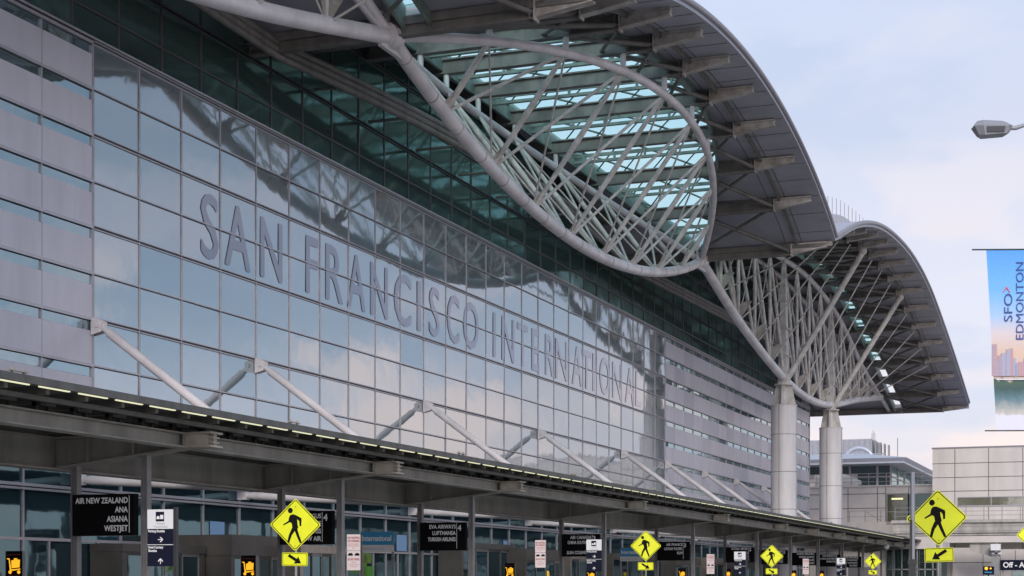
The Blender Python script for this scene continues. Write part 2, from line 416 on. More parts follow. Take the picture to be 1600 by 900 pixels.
# --- beams and brackets on each truss panel line
def ibeam(mb, y, x0, x1, z0, z1, w=.34, t=.06):
    mb.box(x0, x1, y-.04, y+.04, z0+t, z1-t)
    mb.box(x0, x1, y-w/2, y+w/2, z0, z0+t); mb.box(x0, x1, y-w/2, y+w/2, z1-t, z1)
allnodes = NODES_L+NODES_F[1:]+NODES_N[1:9]
for y in allnodes:
    zt = zroof(y)-.36
    lens_ = abs(y-YMID) < HL-.5
    dep = .60 if lens_ or abs(y-YMID) < HL+5 else .52
    mb = MB(); ibeam(mb, y, -16 if lens_ else -6, 9.25, zt-dep, zt)
    mb.box(9.05, 9.1, y-.19, y+.19, zt-dep, zt)
    b = mb.build('roof_beam', 'beam', T)
    k = MB()
    k.hexa([(9.27, y-.10, zt-dep+.10), (9.27, y+.10, zt-dep+.10), (11.05, y+.10, zt-.24), (11.05, y-.10, zt-.24)],
           [(9.27, y-.10, zt-.09), (9.27, y+.10, zt-.09), (11.05, y+.10, zt-.09), (11.05, y-.10, zt-.09)])
    k.box(9.26, 11.07, y-.17, y+.17, zt-.085, zt-.01)
    k.hexa([(9.26, y-.17, zt-dep+.05), (9.26, y+.17, zt-dep+.05), (11.07, y+.17, zt-.29), (11.07, y-.17, zt-.29)],
           [(9.26, y-.17, zt-dep+.098), (9.26, y+.17, zt-dep+.098), (11.07, y+.17, zt-.242), (11.07, y-.17, zt-.242)])
    k.box(9.2, 9.26, y-.2, y+.2, zt-dep-.04, zt)
    k.build('bracket', 'bracket', b)
# soffit cross bracing
xb = MB()
seq = sorted(allnodes)
for a, b in zip(seq, seq[1:]):
    if b-a > 5 or a < 30: continue
    xa, xb_ = XT+chordoff(a)+.35 if abs(a-YMID) < HL else 6.0, XT+chordoff(b)+.35 if abs(b-YMID) < HL else 6.0
    za, zb = zroof(a)-.75, zroof(b)-.75
    xb.tube([(min(xa, 8.4)-1.2, a, za), (9.2, b, zb)], .11, 4); xb.tube([(9.2, a, za), (min(xb_, 8.4)-1.2, b, zb)], .09, 4)
xb.build('roof_bracing', 'beam', T)
# longitudinal purlins under soffit
for ys in (yl, yf, yn[-24:]):
    for x in (-5., -2.6, 9.45):
        pu = MB()
        for a, b in zip(ys, ys[1:]):
            za, zb = zroof(a)-.36, zroof(b)-.36
            pu.add([(x, a, za-.2), (x+.1, a, za-.2), (x+.1, b, zb-.2), (x, b, zb-.2), (x, a, za), (x+.1, a, za), (x+.1, b, zb), (x, b, zb)], [(3, 2, 1, 0), (1, 2, 6, 5), (3, 0, 4, 7)])
        pu.build('purlin', 'beam', T)
# --- skylight over the lens truss
def zsk(y): return zroof(y)-.12
sg = MB(); sf = MB()
for a, b in zip(yl, yl[1:]):
    ca, cb = chordoff(a)+.26, chordoff(b)+.26
    sg.add([(XT-ca, a, zsk(a)), (XT+ca, a, zsk(a)), (XT+cb, b, zsk(b)), (XT-cb, b, zsk(b))], [(0, 1, 2, 3)])
S = sg.build('skylight', 'skyl', T)
for k in range(1, 18):                     # half-bay secondary beams
    y = YMID-HL+PAN*k/2; c = chordoff(y)+.2; z = zroof(y)-.36
    if k % 2 == 1:
        sf.box(XT-c, XT+c, y-.09, y+.09, z-.34, z-.22); sf.box(XT-c, XT+c, y-.05, y+.05, z-.06, z+.1)
        x = XT-c+.5
        while x < XT+c: sf.box(x, x+.1, y-.05, y+.05, z-.22, z-.06); x += 1.5
def bar(p, q, w=.045, h=.07):             # flat glazing bar clipped to the lens outline
    n = 24; pts = []
    for i in range(n+1):
        t = i/n; x, y = p[0]+(q[0]-p[0])*t, p[1]+(q[1]-p[1])*t
        if abs(x-XT) < chordoff(y)+.2: pts.append((x, y, zroof(y)-.2))
    if len(pts) > 1: sf.tube(pts[::4]+[pts[-1]] if (len(pts)-1) % 4 else pts[::4], w, 4)
for k in range(9):                         # slanting glazing bars, crossed by fewer braces
    a, b = NODES_L[k], NODES_L[k+1]
    for j in range(-7, 8): bar((XT+j*1.5-1.5, b), (XT+j*1.5+1.5, a))
    for j in range(-3, 4): bar((XT+j*3.0-1.5, a), (XT+j*3.0+1.5, b), .05)
for a, b in zip(yl, yl[1:]):
    for s_ in (-1, 1):
        ca, cb = XT+s_*(chordoff(a)+.2), XT+s_*(chordoff(b)+.2)
        sf.hexa([(ca-.06, a, zroof(a)-.8), (ca+.06, a, zroof(a)-.8), (cb+.06, b, zroof(b)-.8), (cb-.06, b, zroof(b)-.8)],
                [(ca-.06, a, zroof(a)+.03), (ca+.06, a, zroof(a)+.03), (cb+.06, b, zroof(b)+.03), (cb-.06, b, zroof(b)+.03)])
sf.build('skylight_frame', 'skyf', S)
for ys in (yf, yn):
    g = MB(); fr_ = MB()
    for i, (a, b) in enumerate(zip(ys, ys[1:])):
        if abs(a-YMID) < HL+56.5: g.add([(XT+.45, a, zsk(a)), (XT+1.45, a, zsk(a)), (XT+1.45, b, zsk(b)), (XT+.45, b, zsk(b))], [(0, 1, 2, 3)])
        if i % 3 == 0 or abs(a-YMID) < HL+56.5: fr_.box(XT+.45, XT+1.45, a-.07, a+.07, zsk(a)-.2, zsk(a)-.02)
        for x in (XT+.5, XT+1.4):
            fr_.hexa([(x-.05, a, zroof(a)-.75), (x+.05, a, zroof(a)-.75), (x+.05, b, zroof(b)-.75), (x-.05, b, zroof(b)-.75)],
                     [(x-.05, a, zroof(a)-.02), (x+.05, a, zroof(a)-.02), (x+.05, b, zroof(b)-.02), (x-.05, b, zroof(b)-.02)])
    s2 = g.build('skylight', 'skyl', T); fr_.build('skylight_frame', 'skyf', s2)
# --- lens truss
L = MB()
kk = lambda s_, k: Vector((XT+s_*chordoff(NODES_L[k]), NODES_L[k], ztop(NODES_L[k])))
bb = lambda k: Vector((XT, NODES_L[k], zbot(NODES_L[k])))
L.tube([Vector((XT, y, zbot(y))) for y in ysr(YMID-HL, YMID+HL, 36)], .24, 14)
for s_ in (-1, 1): L.tube([Vector((XT+s_*chordoff(y), y, ztop(y))) for y in ysr(YMID-HL, YMID+HL, 27)], .17, 12)
for y in (YMID-HL, YMID+HL):
    L.ball((XT, y, E+17.1), .42); L.box(XT-.07, XT+.07, y-.75, y+.75, E+16.6, E+17.7)
    L.tube([(XT, y-.3, E+17.1), (XT, y+.3, E+17.1)], .38, 14)
for s_ in (-1, 1):
    for k in range(1, 9):                  # hangers from chord to roof beam
        p = kk(s_, k); L.tube([p, (p.x, p.y, zroof(p.y)-.9)], .12, 8)
LT = L.build('truss_chord', 'chord', T)
def spindle(mb, a, b, r, n=8):
    a, b = Vector(a), Vector(b); mb.tube([a, a.lerp(b, .07), a.lerp(b, .5), a.lerp(b, .93), b], [r*.45, r*.7, r, r*.7, r*.45], n)
for k in range(1, 9):
    for s_ in (-1, 1):
        m1 = MB(); spindle(m1, bb(k), kk(s_, k), .125, 8); m1.build('truss_strut', 'web', LT)
        m2 = MB(); m2.ball(bb(k)+Vector((s_*.12, 0, .25)), .14, 8, 6)
        for dk in (-1, 1):
            if 0 < k+dk < 9: m2.tube([bb(k), kk(s_, k+dk)], .042 if dk < 0 else .062, 6)
        m2.build('tie_rod', 'web', LT)
for k in range(1, 9):
    c0 = bb(k); j_ = MB(); y_ = c0.y
    for s_ in (-1, 1):                     # splayed plates that take the struts, and a thin weld collar
        j_.hexa([c0+Vector((s_*.05, -.42, .12)), c0+Vector((s_*.09, -.42, .12)), c0+Vector((s_*.09, .42, .12)), c0+Vector((s_*.05, .42, .12))][::1],
                [c0+Vector((s_*.36, -.16, .62)), c0+Vector((s_*.40, -.16, .62)), c0+Vector((s_*.40, .16, .62)), c0+Vector((s_*.36, .16, .62))])
    j_.build('truss_joint', 'bracket', LT)
for k in range(18):
    y_ = YMID-HL+PAN*(k+.5)/2; dz = zbot(y_+.03)-zbot(y_-.03)
    MB().tube([(XT, y_-.03, zbot(y_)-dz/2), (XT, y_+.03, zbot(y_)+dz/2)], .249, 16).build('weld_collar', 'bracket', LT)
# --- cantilever trusses (far and near) and their columns
def cant(nodes, near):
    sg_ = -1 if near else 1
    mb = MB()
    y0 = nodes[0]; yend = nodes[14]
    mb.tube([(XT, y0+sg_*v, zbot(y0+sg_*v)) for v in [64*i/44 for i in range(45)]], .26, 12)
    mb.tube([(XT, y0+sg_*v, ztop(y0+sg_*v)) for v in [64*i/44 for i in range(45)]]+[(XT, y0+sg_*69.9, E+15.75)], .18, 10)
    for s_ in (-1.7,):
        mb.tube([(XT+s_*math.sin(math.pi*min(v, 64)/64), y0+sg_*v, ztop(y0+sg_*v)-.1) for v in [64*i/44 for i in range(45)]], .15, 10)
    mb.ball((XT, y0+sg_*64, E+16.45), .32)
    c = mb.build('truss_chord', 'chord', T)
    for k in range(1, 14):
        y = nodes[k]
        if near and y < 27: break
        B = Vector((XT, y, zbot(y)))
        if k not in (5, 9):
            m1 = MB(); spindle(m1, B, (XT, y, ztop(y)), .12); m1.build('truss_strut', 'web', c)
        m1 = MB(); spindle(m1, B, (XT-1.6*math.sin(math.pi*k*4.356/64), y, ztop(y)-.1), .11); m1.build('truss_strut', 'web', c)
        if k > 0:
            yp = nodes[k-1]; m1 = MB(); spindle(m1, B, (XT, yp, ztop(yp)), .12); m1.build('truss_strut', 'web', c)
        if k not in (5, 9):
            m2 = MB(); m2.tube([B+Vector((.2, 0, .1)), (9.4, y, zroof(y)-1.0)], .045, 6); m2.build('tie_rod', 'web', c)
            m3 = MB(); m3.hexa([B+Vector((.05, -.03, .0)), B+Vector((.05, .03, 0)), B+Vector((.8, .03, 1.05)), B+Vector((.8, -.03, 1.05))],
                               [B+Vector((.0, -.03, .9)), B+Vector((0, .03, .9)), B+Vector((.6, .03, 1.15)), B+Vector((.6, -.03, 1.15))]); m3.build('gusset', 'bracket', c)
        yq = nodes[k+1]; m2 = MB(); m2.tube([B, (XT, yq, ztop(yq))], .035, 6); m2.build('tie_rod', 'web', c)
        # inner brace down to wall side
    for k in (5, 9):
        y = nodes[k]
        zc = E+11.48
        cm = MB(); cm.tube([(XT, y, .15), (XT, y, zc)], .85, 40); cl = cm.build('column', 'colclad', T)
        jm = MB()
        z = zc-1.9
        while z > .5: jm.tube([(XT, y, z), (XT, y, z+.03)], .856, 40); z -= 2.45
        for a in (-100, -10, 80, 170):
            dx, dy = math.cos(math.radians(a))*.85, math.sin(math.radians(a))*.85
            jm.box(XT+dx-.014, XT+dx+.014, y+dy-.014, y+dy+.014, .2, zc-.02)
        jm.build('cladding_joint', 'seam', cl)
        hm = MB()
        hm.tube([(XT, y, zc), (XT, y, zc+.07)], .88, 40)
        hm.tube([(XT, y, zc+.07), (XT, y, zc+1.35)], [.30, .22], 12)
        for dx, dy in ((1, 0), (-1, 0), (0, 1), (0, -1)):
            px_, py_ = (.02, .0) if dx else (0, .02)
            pf = [(.0, zc+.07), (.78, zc+.07), (.52, zc+1.35), (.0, zc+1.35)]
            if dx: hm.prismY([(XT+dx*a, b) for a, b in pf], y-.035, y+.035)
            else: hm.prismX([(y+dy*a, b) for a, b in pf], XT-.035, XT+.035)
        hm.tube([(XT, y, zc+1.35), (XT, y, zc+1.45)], .62, 30)
        # tapering built-up mast
        zb_, zt_ = zc+1.45, zroof(y)-.4
        def sec(w, z): return [(XT-w*.6, y-w, z), (XT+w*.6, y-w, z), (XT+w*.6, y+w, z), (XT-w*.6, y+w, z)]
        hm.hexa(sec(.50, zb_), sec(.16, zt_))
        for i in range(1, 5):
            t = i/5; w = .50-.34*t+.08; z = zb_+(zt_-zb_)*t; hm.box(XT-w*.7, XT+w*.7, y-w, y+w, z, z+.07)
        hm.build('column_head', 'web', cl)
        rm = MB(); rm.tube([(XT+.2, y, E+13.2), (9.5, y, zroof(y)-1.0)], .19, 12); rm.ball((9.5, y, zroof(y)-1.0), .26, 10, 6)
        rm.build('raking_strut', 'web', cl)
    return c
cant(NODES_F, False); cant(NODES_N, True)
# end fascia of the far roof
ef = MB(); ye = YMID+HL+69.7
ef.box(-14, XE, ye, ye+.25, zroof(ye)-.62, zroof(ye)-.02); ef.build('roof_rim', 'rim', T)
# valley end beams of the lens roof
for y in (YMID+HL, YMID-HL):
    ev = MB(); ev.box(-2, XE-.15, y-.16, y-.02, zroof(y)-.62, zroof(y)-.37); ev.build('valley_beam', 'beam', T)
# wind beam in front of the upper glass
wb = MB()
def xw(y):
    u = abs(y-YMID); return .35+1.4*(1-(u/HL)**2) if u < HL else .35+.045*(u-HL)
for dz in (-.22, 0, .22):
    wb.tube([(xw(y), y, E+17.15+dz) for y in ysr(16, 122, 84)], .12, 8)
wb.tube([(xw(y)-.05, y, E+17.15) for y in ysr(16, 122, 84)], .2, 4)
for k in range(10):
    y = NODES_L[k]; wb.tube([(xw(y), y, E+17.15), (-.6, y, E+17.15)], .06, 6)
wb.build('wind_beam', 'beam', T)
# --- curtain wall
NL, NM, NR = -8, 26, 46.5
ROOFG = lambda y: zroof(y)-.37
backing = MB(); backing.box(-1.4, -.85, YN(-30), YN(NR)-.05, .15, ROW[0]-.1)
yy = ysr(YN(-30), YN(NR)-.05, 80)
for a, b in zip(yy, yy[1:]): backing.hexa([(-1.4, a, ROW[0]-.1), (-.85, a, ROW[0]-.1), (-.85, b, ROW[0]-.1), (-1.4, b, ROW[0]-.1)],
    [(-1.4, a, ROOFG(a)), (-.85, a, ROOFG(a)), (-.85, b, ROOFG(b)), (-1.4, b, ROOFG(b))])
WALL = backing.build('wall', 'mulld', T)
endw = MB(); endw.box(-30, -.9, YN(NR)-.05, YN(NR)+.3, .15, E+15.5); endw.build('end_wall', 'panel', T)
def emit_parts(items, name, m, parent, lim=100):
    """items: (quad points, priority) -> the largest ones are parts, the rest one object"""
    items.sort(key=lambda t: -t[1])
    for q, _ in items[:lim]: MB().add(*q).build(name, random.choice(m) if isinstance(m, list) else m, parent)
    if items[lim:]:
        r = MB()
        for q, _ in items[lim:]: r.add(*q)
        r.build(name, m[0] if isinstance(m, list) else m, parent, kind='stuff')
def pane(X, ya, yb, z0, z1, th=.03, tilt=.004, z1b=None):
    a = random.gauss(0, tilt); b = random.gauss(0, tilt*1.2); w, h = yb-ya, z1-z0
    o = [(-a*w/2-b*h/2), (a*w/2-b*h/2), (a*w/2+b*h/2), (-a*w/2+b*h/2)]
    zb = z1 if z1b is None else z1b
    P = [(ya, z0), (yb, z0), (yb, zb), (ya, z1)]
    v = [(X+o[i], P[i][0], P[i][1]) for i in range(4)]+[(X-th, p[0], p[1]) for p in P]
    f = [(0, 1, 2, 3), (7, 6, 5, 4), (0, 4, 5, 1), (1, 5, 6, 2), (2, 6, 7, 3), (3, 7, 4, 0)]
    pr = [proj(v[i]) for i in range(4)]
    ar = 0
    for i in range(4):
        p, q = pr[i], pr[(i+1) % 4]; ar += p[0]*q[1]-q[0]*p[1]
    cx = sum(p[0] for p in pr)/4; cy = sum(p[1] for p in pr)/4
    vis = -60 < cx < 1660 and -40 < cy < 940
    return (v, f), (abs(ar) if vis else 0)
items = []
for n in range(0, NM):
    for r in range(9):
        items.append(pane(0, YN(n)+.03, YN(n+1)-.03, ROW[r+1]+.03, ROW[r]-.03))
CW = MB()                                   # the frame of lower wall
def mull(mb, n, X, z0, z1, w=.032, pr=.032): mb.box(X-.06, X+pr, YN(n)-w, YN(n)+w, z0, z1)
for n in range(0, NM+1): mull(CW, n, 0, ROW[9], ROW[0], .016)
for r in range(10):
    if r % 2 == 0:
        CW.box(-.06, .055, YN(0), YN(NM), ROW[r]+.03, ROW[r]+.062); CW.box(-.06, .045, YN(0), YN(NM), ROW[r]-.052, ROW[r]-.022)
    else: CW.box(-.06, .04, YN(0), YN(NM), ROW[r]-.02, ROW[r]+.02)
CWo = CW.build('curtain_wall', 'mull', T)
cg = MB()                                   # dark gaskets beside the bars
for n in range(0, NM+1): cg.box(-.02, .012, YN(n)+.018, YN(n)+.058, ROW[9], ROW[0]-.09)
for r in range(10): cg.box(-.02, .0125, YN(0), YN(NM), ROW[r]-.028 if r % 2 == 0 else ROW[r]-.045, ROW[r]+.034 if r % 2 == 0 else ROW[r]-.028)
cg.build('gasket', 'mulld', CWo)
emit_parts(items, 'frosted_pane', ['frost', 'frost', 'frost2', 'frost3'], CWo)
# letters on the glass, one fitted glyph per measured width
LET = [('S',314,340),('A',352,390),('N',407,440),('F',478,496),('R',509,535),('A',543,570),('N',579,605),('C',616,642),('I',652,657),('S',671,686),('C',699,717),('O',724,747),
       ('I',770.5,774),('N',784,803),('T',808,824),('E',831,842),('R',852,865),('N',868,886),('A',894,909),('T',909.5,923),('I',926,929),('O',937,952),('N',957,971),('A',977,990),('L',993,1001)]
lt = MB()
for ch, a, b in LET:
    ya, yb = onX(a, 0, 0)[0], onX(b, 0, 0)[0]
    text(lt, ch, frameX(.014, 0, 0), ya, E+9.80, 1.93, width=yb-ya, bold=.035)
lt.build('lettering', 'letter', CWo, label='mauve film letters reading SAN FRANCISCO INTERNATIONAL')
# clad zones
st_items = []
def cladzone(n0, n1):
    clad = MB(); cm_ = MB(); dark = []
    n = n0
    while n < n1-.01:
        ya, yb = YN(n), YN(min(n+1, n1))
        for r in range(9):
            zt, zb = ROW[r], ROW[r+1]
            tgt = clad
            if random.random() < .22 and n > 10: tgt = MB(); dark.append(tgt)  # random darker panels: uneven reflections put into the colour
            tgt.box(-.08, random.uniform(-.002, .002), ya+.012, yb-.012, zb+.012, zt-.31)
            st_items.append(pane(-.03, ya+.05, yb-.05, zt-.30, zt-.06))
        for r in range(9): cm_.box(-.06, .02, yb-.045, yb-.012, ROW[r]-.31, ROW[r]-.04)
        n += 1
    for r in range(10): cm_.box(-.08, .045, YN(n0), YN(n1)-.01, ROW[r]-.04, ROW[r]+.04)
    if n1 > 10: cm_.box(-.08, .06, YN(NR)-.06, YN(NR)+.0, ROW[9], ROW[0]+.05)
    o = clad.build('cladding', 'panel', T); cm_.build('cladding_rail', 'mull', o)
    for d in dark: d.build('cladding_panel', 'panel2', o)
    return o
cladzone(NL, 0); CL = cladzone(NM, NR)
emit_parts(st_items, 'strip_window', 'strip', CL)
# shelf at the top of the lower wall
sh = MB(); sh.box(-.75, .07, YN(NL), YN(NR), ROW[0]+.09, ROW[0]+.15); sh.build('ledge', 'mull', T)
# upper glazing, set back
XU = -.68; up_items = []; UM = MB()
UR = [ROW[0]+1.243*i for i in range(8)]
for n in range(-8, 47):
    ya, yb = YN(n)+.03, min(YN(n+1), YN(NR))-.03
    if yb <= ya: continue
    for r in range(7):
        z0, z1 = UR[r]+.03, UR[r+1]-.03
        la, lb = ROOFG(ya), ROOFG(yb)
        if min(la, lb) <= z0+.1: break
        up_items.append(pane(XU, ya, yb, z0, min(z1, la), z1b=min(z1, lb), tilt=.006))
    UM.box(XU-.08, XU+.035, YN(n)-.03, YN(n)+.03, UR[0], ROOFG(YN(n)))
for r in range(1, 7):
    ys_ = ysr(YN(-8), YN(NR), 110)
    for a, b in zip(ys_, ys_[1:]):
        if min(ROOFG(a), ROOFG(b)) > UR[r]+.1:
            if r % 2 == 0: UM.box(XU-.08, XU+.055, a, b, UR[r]+.03, UR[r]+.075); UM.box(XU-.08, XU+.055, a, b, UR[r]-.075, UR[r]-.03)
            else: UM.box(XU-.08, XU+.045, a, b, UR[r]-.026, UR[r]+.026)
UW = UM.build('upper_glazing', mat('dark bronze mullion', (.10,.095,.10), .45, metal=.4), T)
hd = MB()
for a, b in zip(yy, yy[1:]):
    if a < YN(-8): continue
    za, zb = ROOFG(a), ROOFG(b)
    hd.hexa([(XU-.1, a, za-.32), (XU+.12, a, za-.32), (XU+.12, b, zb-.32), (XU-.1, b, zb-.32)], [(XU-.1, a, za), (XU+.12, a, za), (XU+.12, b, zb), (XU-.1, b, zb)])
hd.build('head_flashing', 'mulld', UW)
emit_parts(up_items, 'clear_pane', 'clear', UW)
# ground floor glazing
XG = -.62; GM = MB(); g_items = []
Z1, Z2, Z3 = E+2.43, E+1.10, .15
for n in range(-4, 47):
    for k in (0, 1):
        ya = YN(n)+k*A/2
        if k == 0:
            g_items.append(pane(XG, YN(n)+.03, YN(n+1)-.03, Z2+.04, Z1-.06)); g_items.append(pane(XG, YN(n)+.03, YN(n+1)-.03, Z1+.12, ROW[9]-.02))
            GM.box(XG-.05, XG+.05, ya-.035, ya+.035, Z3, ROW[9])
        else: GM.box(XG-.05, XG+.045, ya-.03, ya+.03, Z3, Z2)
        g_items.append(pane(XG, ya+.03, ya+A/2-.03, Z3, Z2-.04))
GM.box(XG-.05, XG+.055, YN(-4), YN(46), Z2-.04, Z2+.04)
GM.box(XG-.05, XG+.12, YN(-4), YN(46), Z1+.03, Z1+.11); GM.box(XG-.05, XG+.10, YN(-4), YN(46), Z1-.06, Z1+.0)
GM.box(XG-.05, .02, YN(-4), YN(46), ROW[9]-.08, ROW[9]-.0)
GF = GM.build('ground_floor_glazing', 'mull', T)
emit_parts(g_items, 'shopfront_pane', 'lowglass', GF)
# --- struts between wall and canopy
SN = [0, 4, 10, 16, 22, 26, 30, 34, 38, 42]
for n in SN[:-1]:
    y = YN(n)+.02; mb = MB()
    a, b = Vector((.22, y, E+6.88)), Vector((5.2, y, E+3.25))
    mb.tube([a, a.lerp(b, .05), a.lerp(b, .06), a.lerp(b, .95), b], [.07, .09, .125, .125, .09], 16)
    for dy in (-.13, .09): mb.prismY([(0.02, E+6.62), (.34, E+6.70), (.36, E+6.98), (.02, E+7.12)], y+dy, y+dy+.04)
    mb.tube([(.22, y-.17, E+6.88), (.22, y+.17, E+6.88)], .07, 10)
    s_ = mb.build('canopy_strut', 'chord', T)
    m2 = MB(); a, b = Vector((XG+.25, y, E+2.74)), Vector((5.2, y, E+2.42))
    m2.tube([a, a.lerp(b, .06), b], [.08, .13, .13], 14); m2.box(XG, XG+.32, y-.13, y+.13, E+2.6, E+2.9)
    m2.build('lower_strut', 'chord', T)
# --- vestibules
def vest(px0, px1, ytop, X, m='darkbox', hh=.42):
    y0, zt = onX(px0, ytop, X); y1 = onX(px1, ytop, X)[0]
    mb = MB(); mb.box(XG+.05, X, y0, y1, zt-hh, zt); mb.box(XG+.05, X-.03, y0+.02, y0+.22, .15, zt-hh); mb.box(XG+.05, X-.03, y1-.22, y1-.02, .15, zt-hh)
    v = mb.build('vestibule', m, T)
    w = (y1-y0-.5)/4
    for i in range(4):
        a = y0+.25+i*w
        g = MB(); g.box(X-.16, X-.10, a+.05, a+w-.05, .25, zt-hh-.1); d = g.build('door', 'lowglass', v)
        f = MB(); f.box(X-.19, X-.07, a, a+.05, .15, zt-hh); f.box(X-.19, X-.07, a+w-.05, a+w, .15, zt-hh); f.box(X-.19, X-.07, a+.05, a+w-.05, zt-hh-.1, zt-hh)
        f.box(X-.19, X-.07, a+.05, a+w-.05, .15, .25)
        f.build('door_frame', 'galv' if i % 2 else 'darkbox', d)
    n_ = max(2, int((X-XG)/.9)); g = MB(); g.box(XG+.1, X-.1, y0+.05, y0+.10, .15, zt-hh); g.build('side_glass', 'lowglass', v)
vest(192, 322, 849, .5, hh=.22)
vest(362, 452, 835, 1.3, hh=.62); vest(470, 541, 851, 2.0, 'steelhead', hh=.25)
vest(722, 806, 847, .5, hh=.25); vest(822, 886, 857, 1.3, hh=.5); vest(892, 945, 863, 1.6, 'steelhead', hh=.3)
vest(958, 1046, 864, .5, hh=.25); vest(1056, 1100, 870, 1.3, hh=.45); vest(1103, 1142, 871, 1.6, 'steelhead', hh=.4)
vest(1155, 1192, 878, 2.6, hh=.35); vest(1212, 1240, 880, 2.6, hh=.35)
# ------------------------------------------------------------------ entrance canopy
C_ = thing('entrance_canopy', 'long grey steel kerbside canopy with a row of strip lights along its edge', 'canopy', (8, 80, 0))
Y0c, Y1c = 12.0, 139.0
ZD0, ZD1 = E+3.25, E+3.34
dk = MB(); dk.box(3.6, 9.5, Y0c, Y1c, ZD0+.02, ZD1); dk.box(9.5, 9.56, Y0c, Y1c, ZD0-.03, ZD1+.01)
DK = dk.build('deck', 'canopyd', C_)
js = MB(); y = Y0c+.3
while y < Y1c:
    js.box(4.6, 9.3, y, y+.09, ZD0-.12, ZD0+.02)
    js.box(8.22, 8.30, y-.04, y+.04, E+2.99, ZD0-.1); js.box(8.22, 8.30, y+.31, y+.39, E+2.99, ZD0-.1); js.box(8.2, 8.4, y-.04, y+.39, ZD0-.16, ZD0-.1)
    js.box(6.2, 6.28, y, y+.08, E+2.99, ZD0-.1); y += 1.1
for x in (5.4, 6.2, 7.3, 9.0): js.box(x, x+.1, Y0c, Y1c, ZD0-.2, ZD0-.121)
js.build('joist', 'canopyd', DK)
gr = MB()
gr.box(8.28, 8.32, Y0c, Y1c, E+2.72, E+2.96); gr.box(8.13, 8.47, Y0c, Y1c, E+2.69, E+2.72); gr.box(8.13, 8.47, Y0c, Y1c, E+2.96, E+2.99)
gr.box(8.20, 8.28, Y0c, Y1c, E+2.72, E+2.96)
gr.build('front_girder', 'canopy', C_)
gr = MB(); gr.box(5.18, 5.22, Y0c, Y1c, E+2.992, ZD0+.015); gr.box(5.17, 5.23, Y0c, Y1c, E+2.35, E+2.96); gr.box(5.02, 5.38, Y0c, Y1c, E+2.31, E+2.35); gr.box(5.02, 5.38, Y0c, Y1c, E+2.96, E+2.99)
gr.build('inner_girder', 'canopy', C_)
CB = [-8, -4, 0, 4, 10, 16, 22, 26, 30, 34, 38, 42, 45]
for n in CB:
    y = YN(n)+.05; mb = MB()
    mb.prismY([(5.25, E+2.36), (8.3, E+2.70), (8.3, E+2.95), (5.25, E+2.95)], y-.04, y+.04)
    mb.hexa([(5.25, y-.2, E+2.32), (5.25, y+.2, E+2.32), (8.3, y+.2, E+2.66), (8.3, y-.2, E+2.66)], [(5.25, y-.2, E+2.36), (5.25, y+.2, E+2.36), (8.3, y+.2, E+2.70), (8.3, y-.2, E+2.70)])
    mb.box(5.25, 8.12, y-.2, y+.2, E+2.962, E+2.992)
    mb.box(7.2, 7.24, y-.18, y+.18, E+2.6, E+2.95); mb.box(6.1, 6.14, y-.18, y+.18, E+2.47, E+2.95)
    b = mb.build('cross_beam', 'canopy', C_)
    s2 = MB(); s2.box(8.48, 9.05, y-.05, y+.05, E+2.72, E+2.96); s2.box(8.33, 9.08, y-.24, y+.24, E+2.685, E+2.725); s2.box(8.33, 9.08, y-.24, y+.24, E+2.955, E+2.995)
    s2.prismX([(y-.22, E+2.725), (y+.22, E+2.725), (y+.22, E+2.955), (y-.22, E+2.955)], 8.42, 8.5)
    s2.hexa([(8.5, y-.22, E+2.725), (8.5, y+.22, E+2.725), (8.95, y+.1, E+2.725), (8.95, y-.1, E+2.725)], [(8.5, y-.22, E+2.955), (8.5, y+.22, E+2.955), (8.95, y+.1, E+2.955), (8.95, y-.1, E+2.955)])
    s2.box(8.96, 9.07, y-.13, y+.13, E+2.76, E+2.80); s2.box(8.96, 9.07, y-.13, y+.13, E+2.86, E+2.90)
    s2.build('beam_end', 'stub', b)
    for x in (5.72, 7.42):
        p = MB(); p.box(x-.075, x-.045, y-.08, y+.08, .15, E+2.40+.11*(x-5.2)); p.box(x+.045, x+.075, y-.08, y+.08, .15, E+2.40+.11*(x-5.2)); p.box(x-.045, x+.045, y-.05, y+.05, .15, E+2.40+.11*(x-5.2))
        p.build('post', 'post', C_)
y = 20.8
for i in range(98):
    MB().box(9.36, 9.41, y, y+.82, ZD0-.032, ZD0-.01).build('strip_light', 'lamp', C_)
    y += 1.1
clips = MB()
for i in range(11):
    y = 22+i*9.3; clips.box(9.5, 9.56, y, y+.5, ZD1+.04, ZD1+.06); clips.box(9.5, 9.54, y+.1, y+.14, ZD1, ZD1+.1); clips.box(9.5, 9.54, y+.4, y+.44, ZD1, ZD1+.1)
clips.build('roof_clip', 'stub', DK)
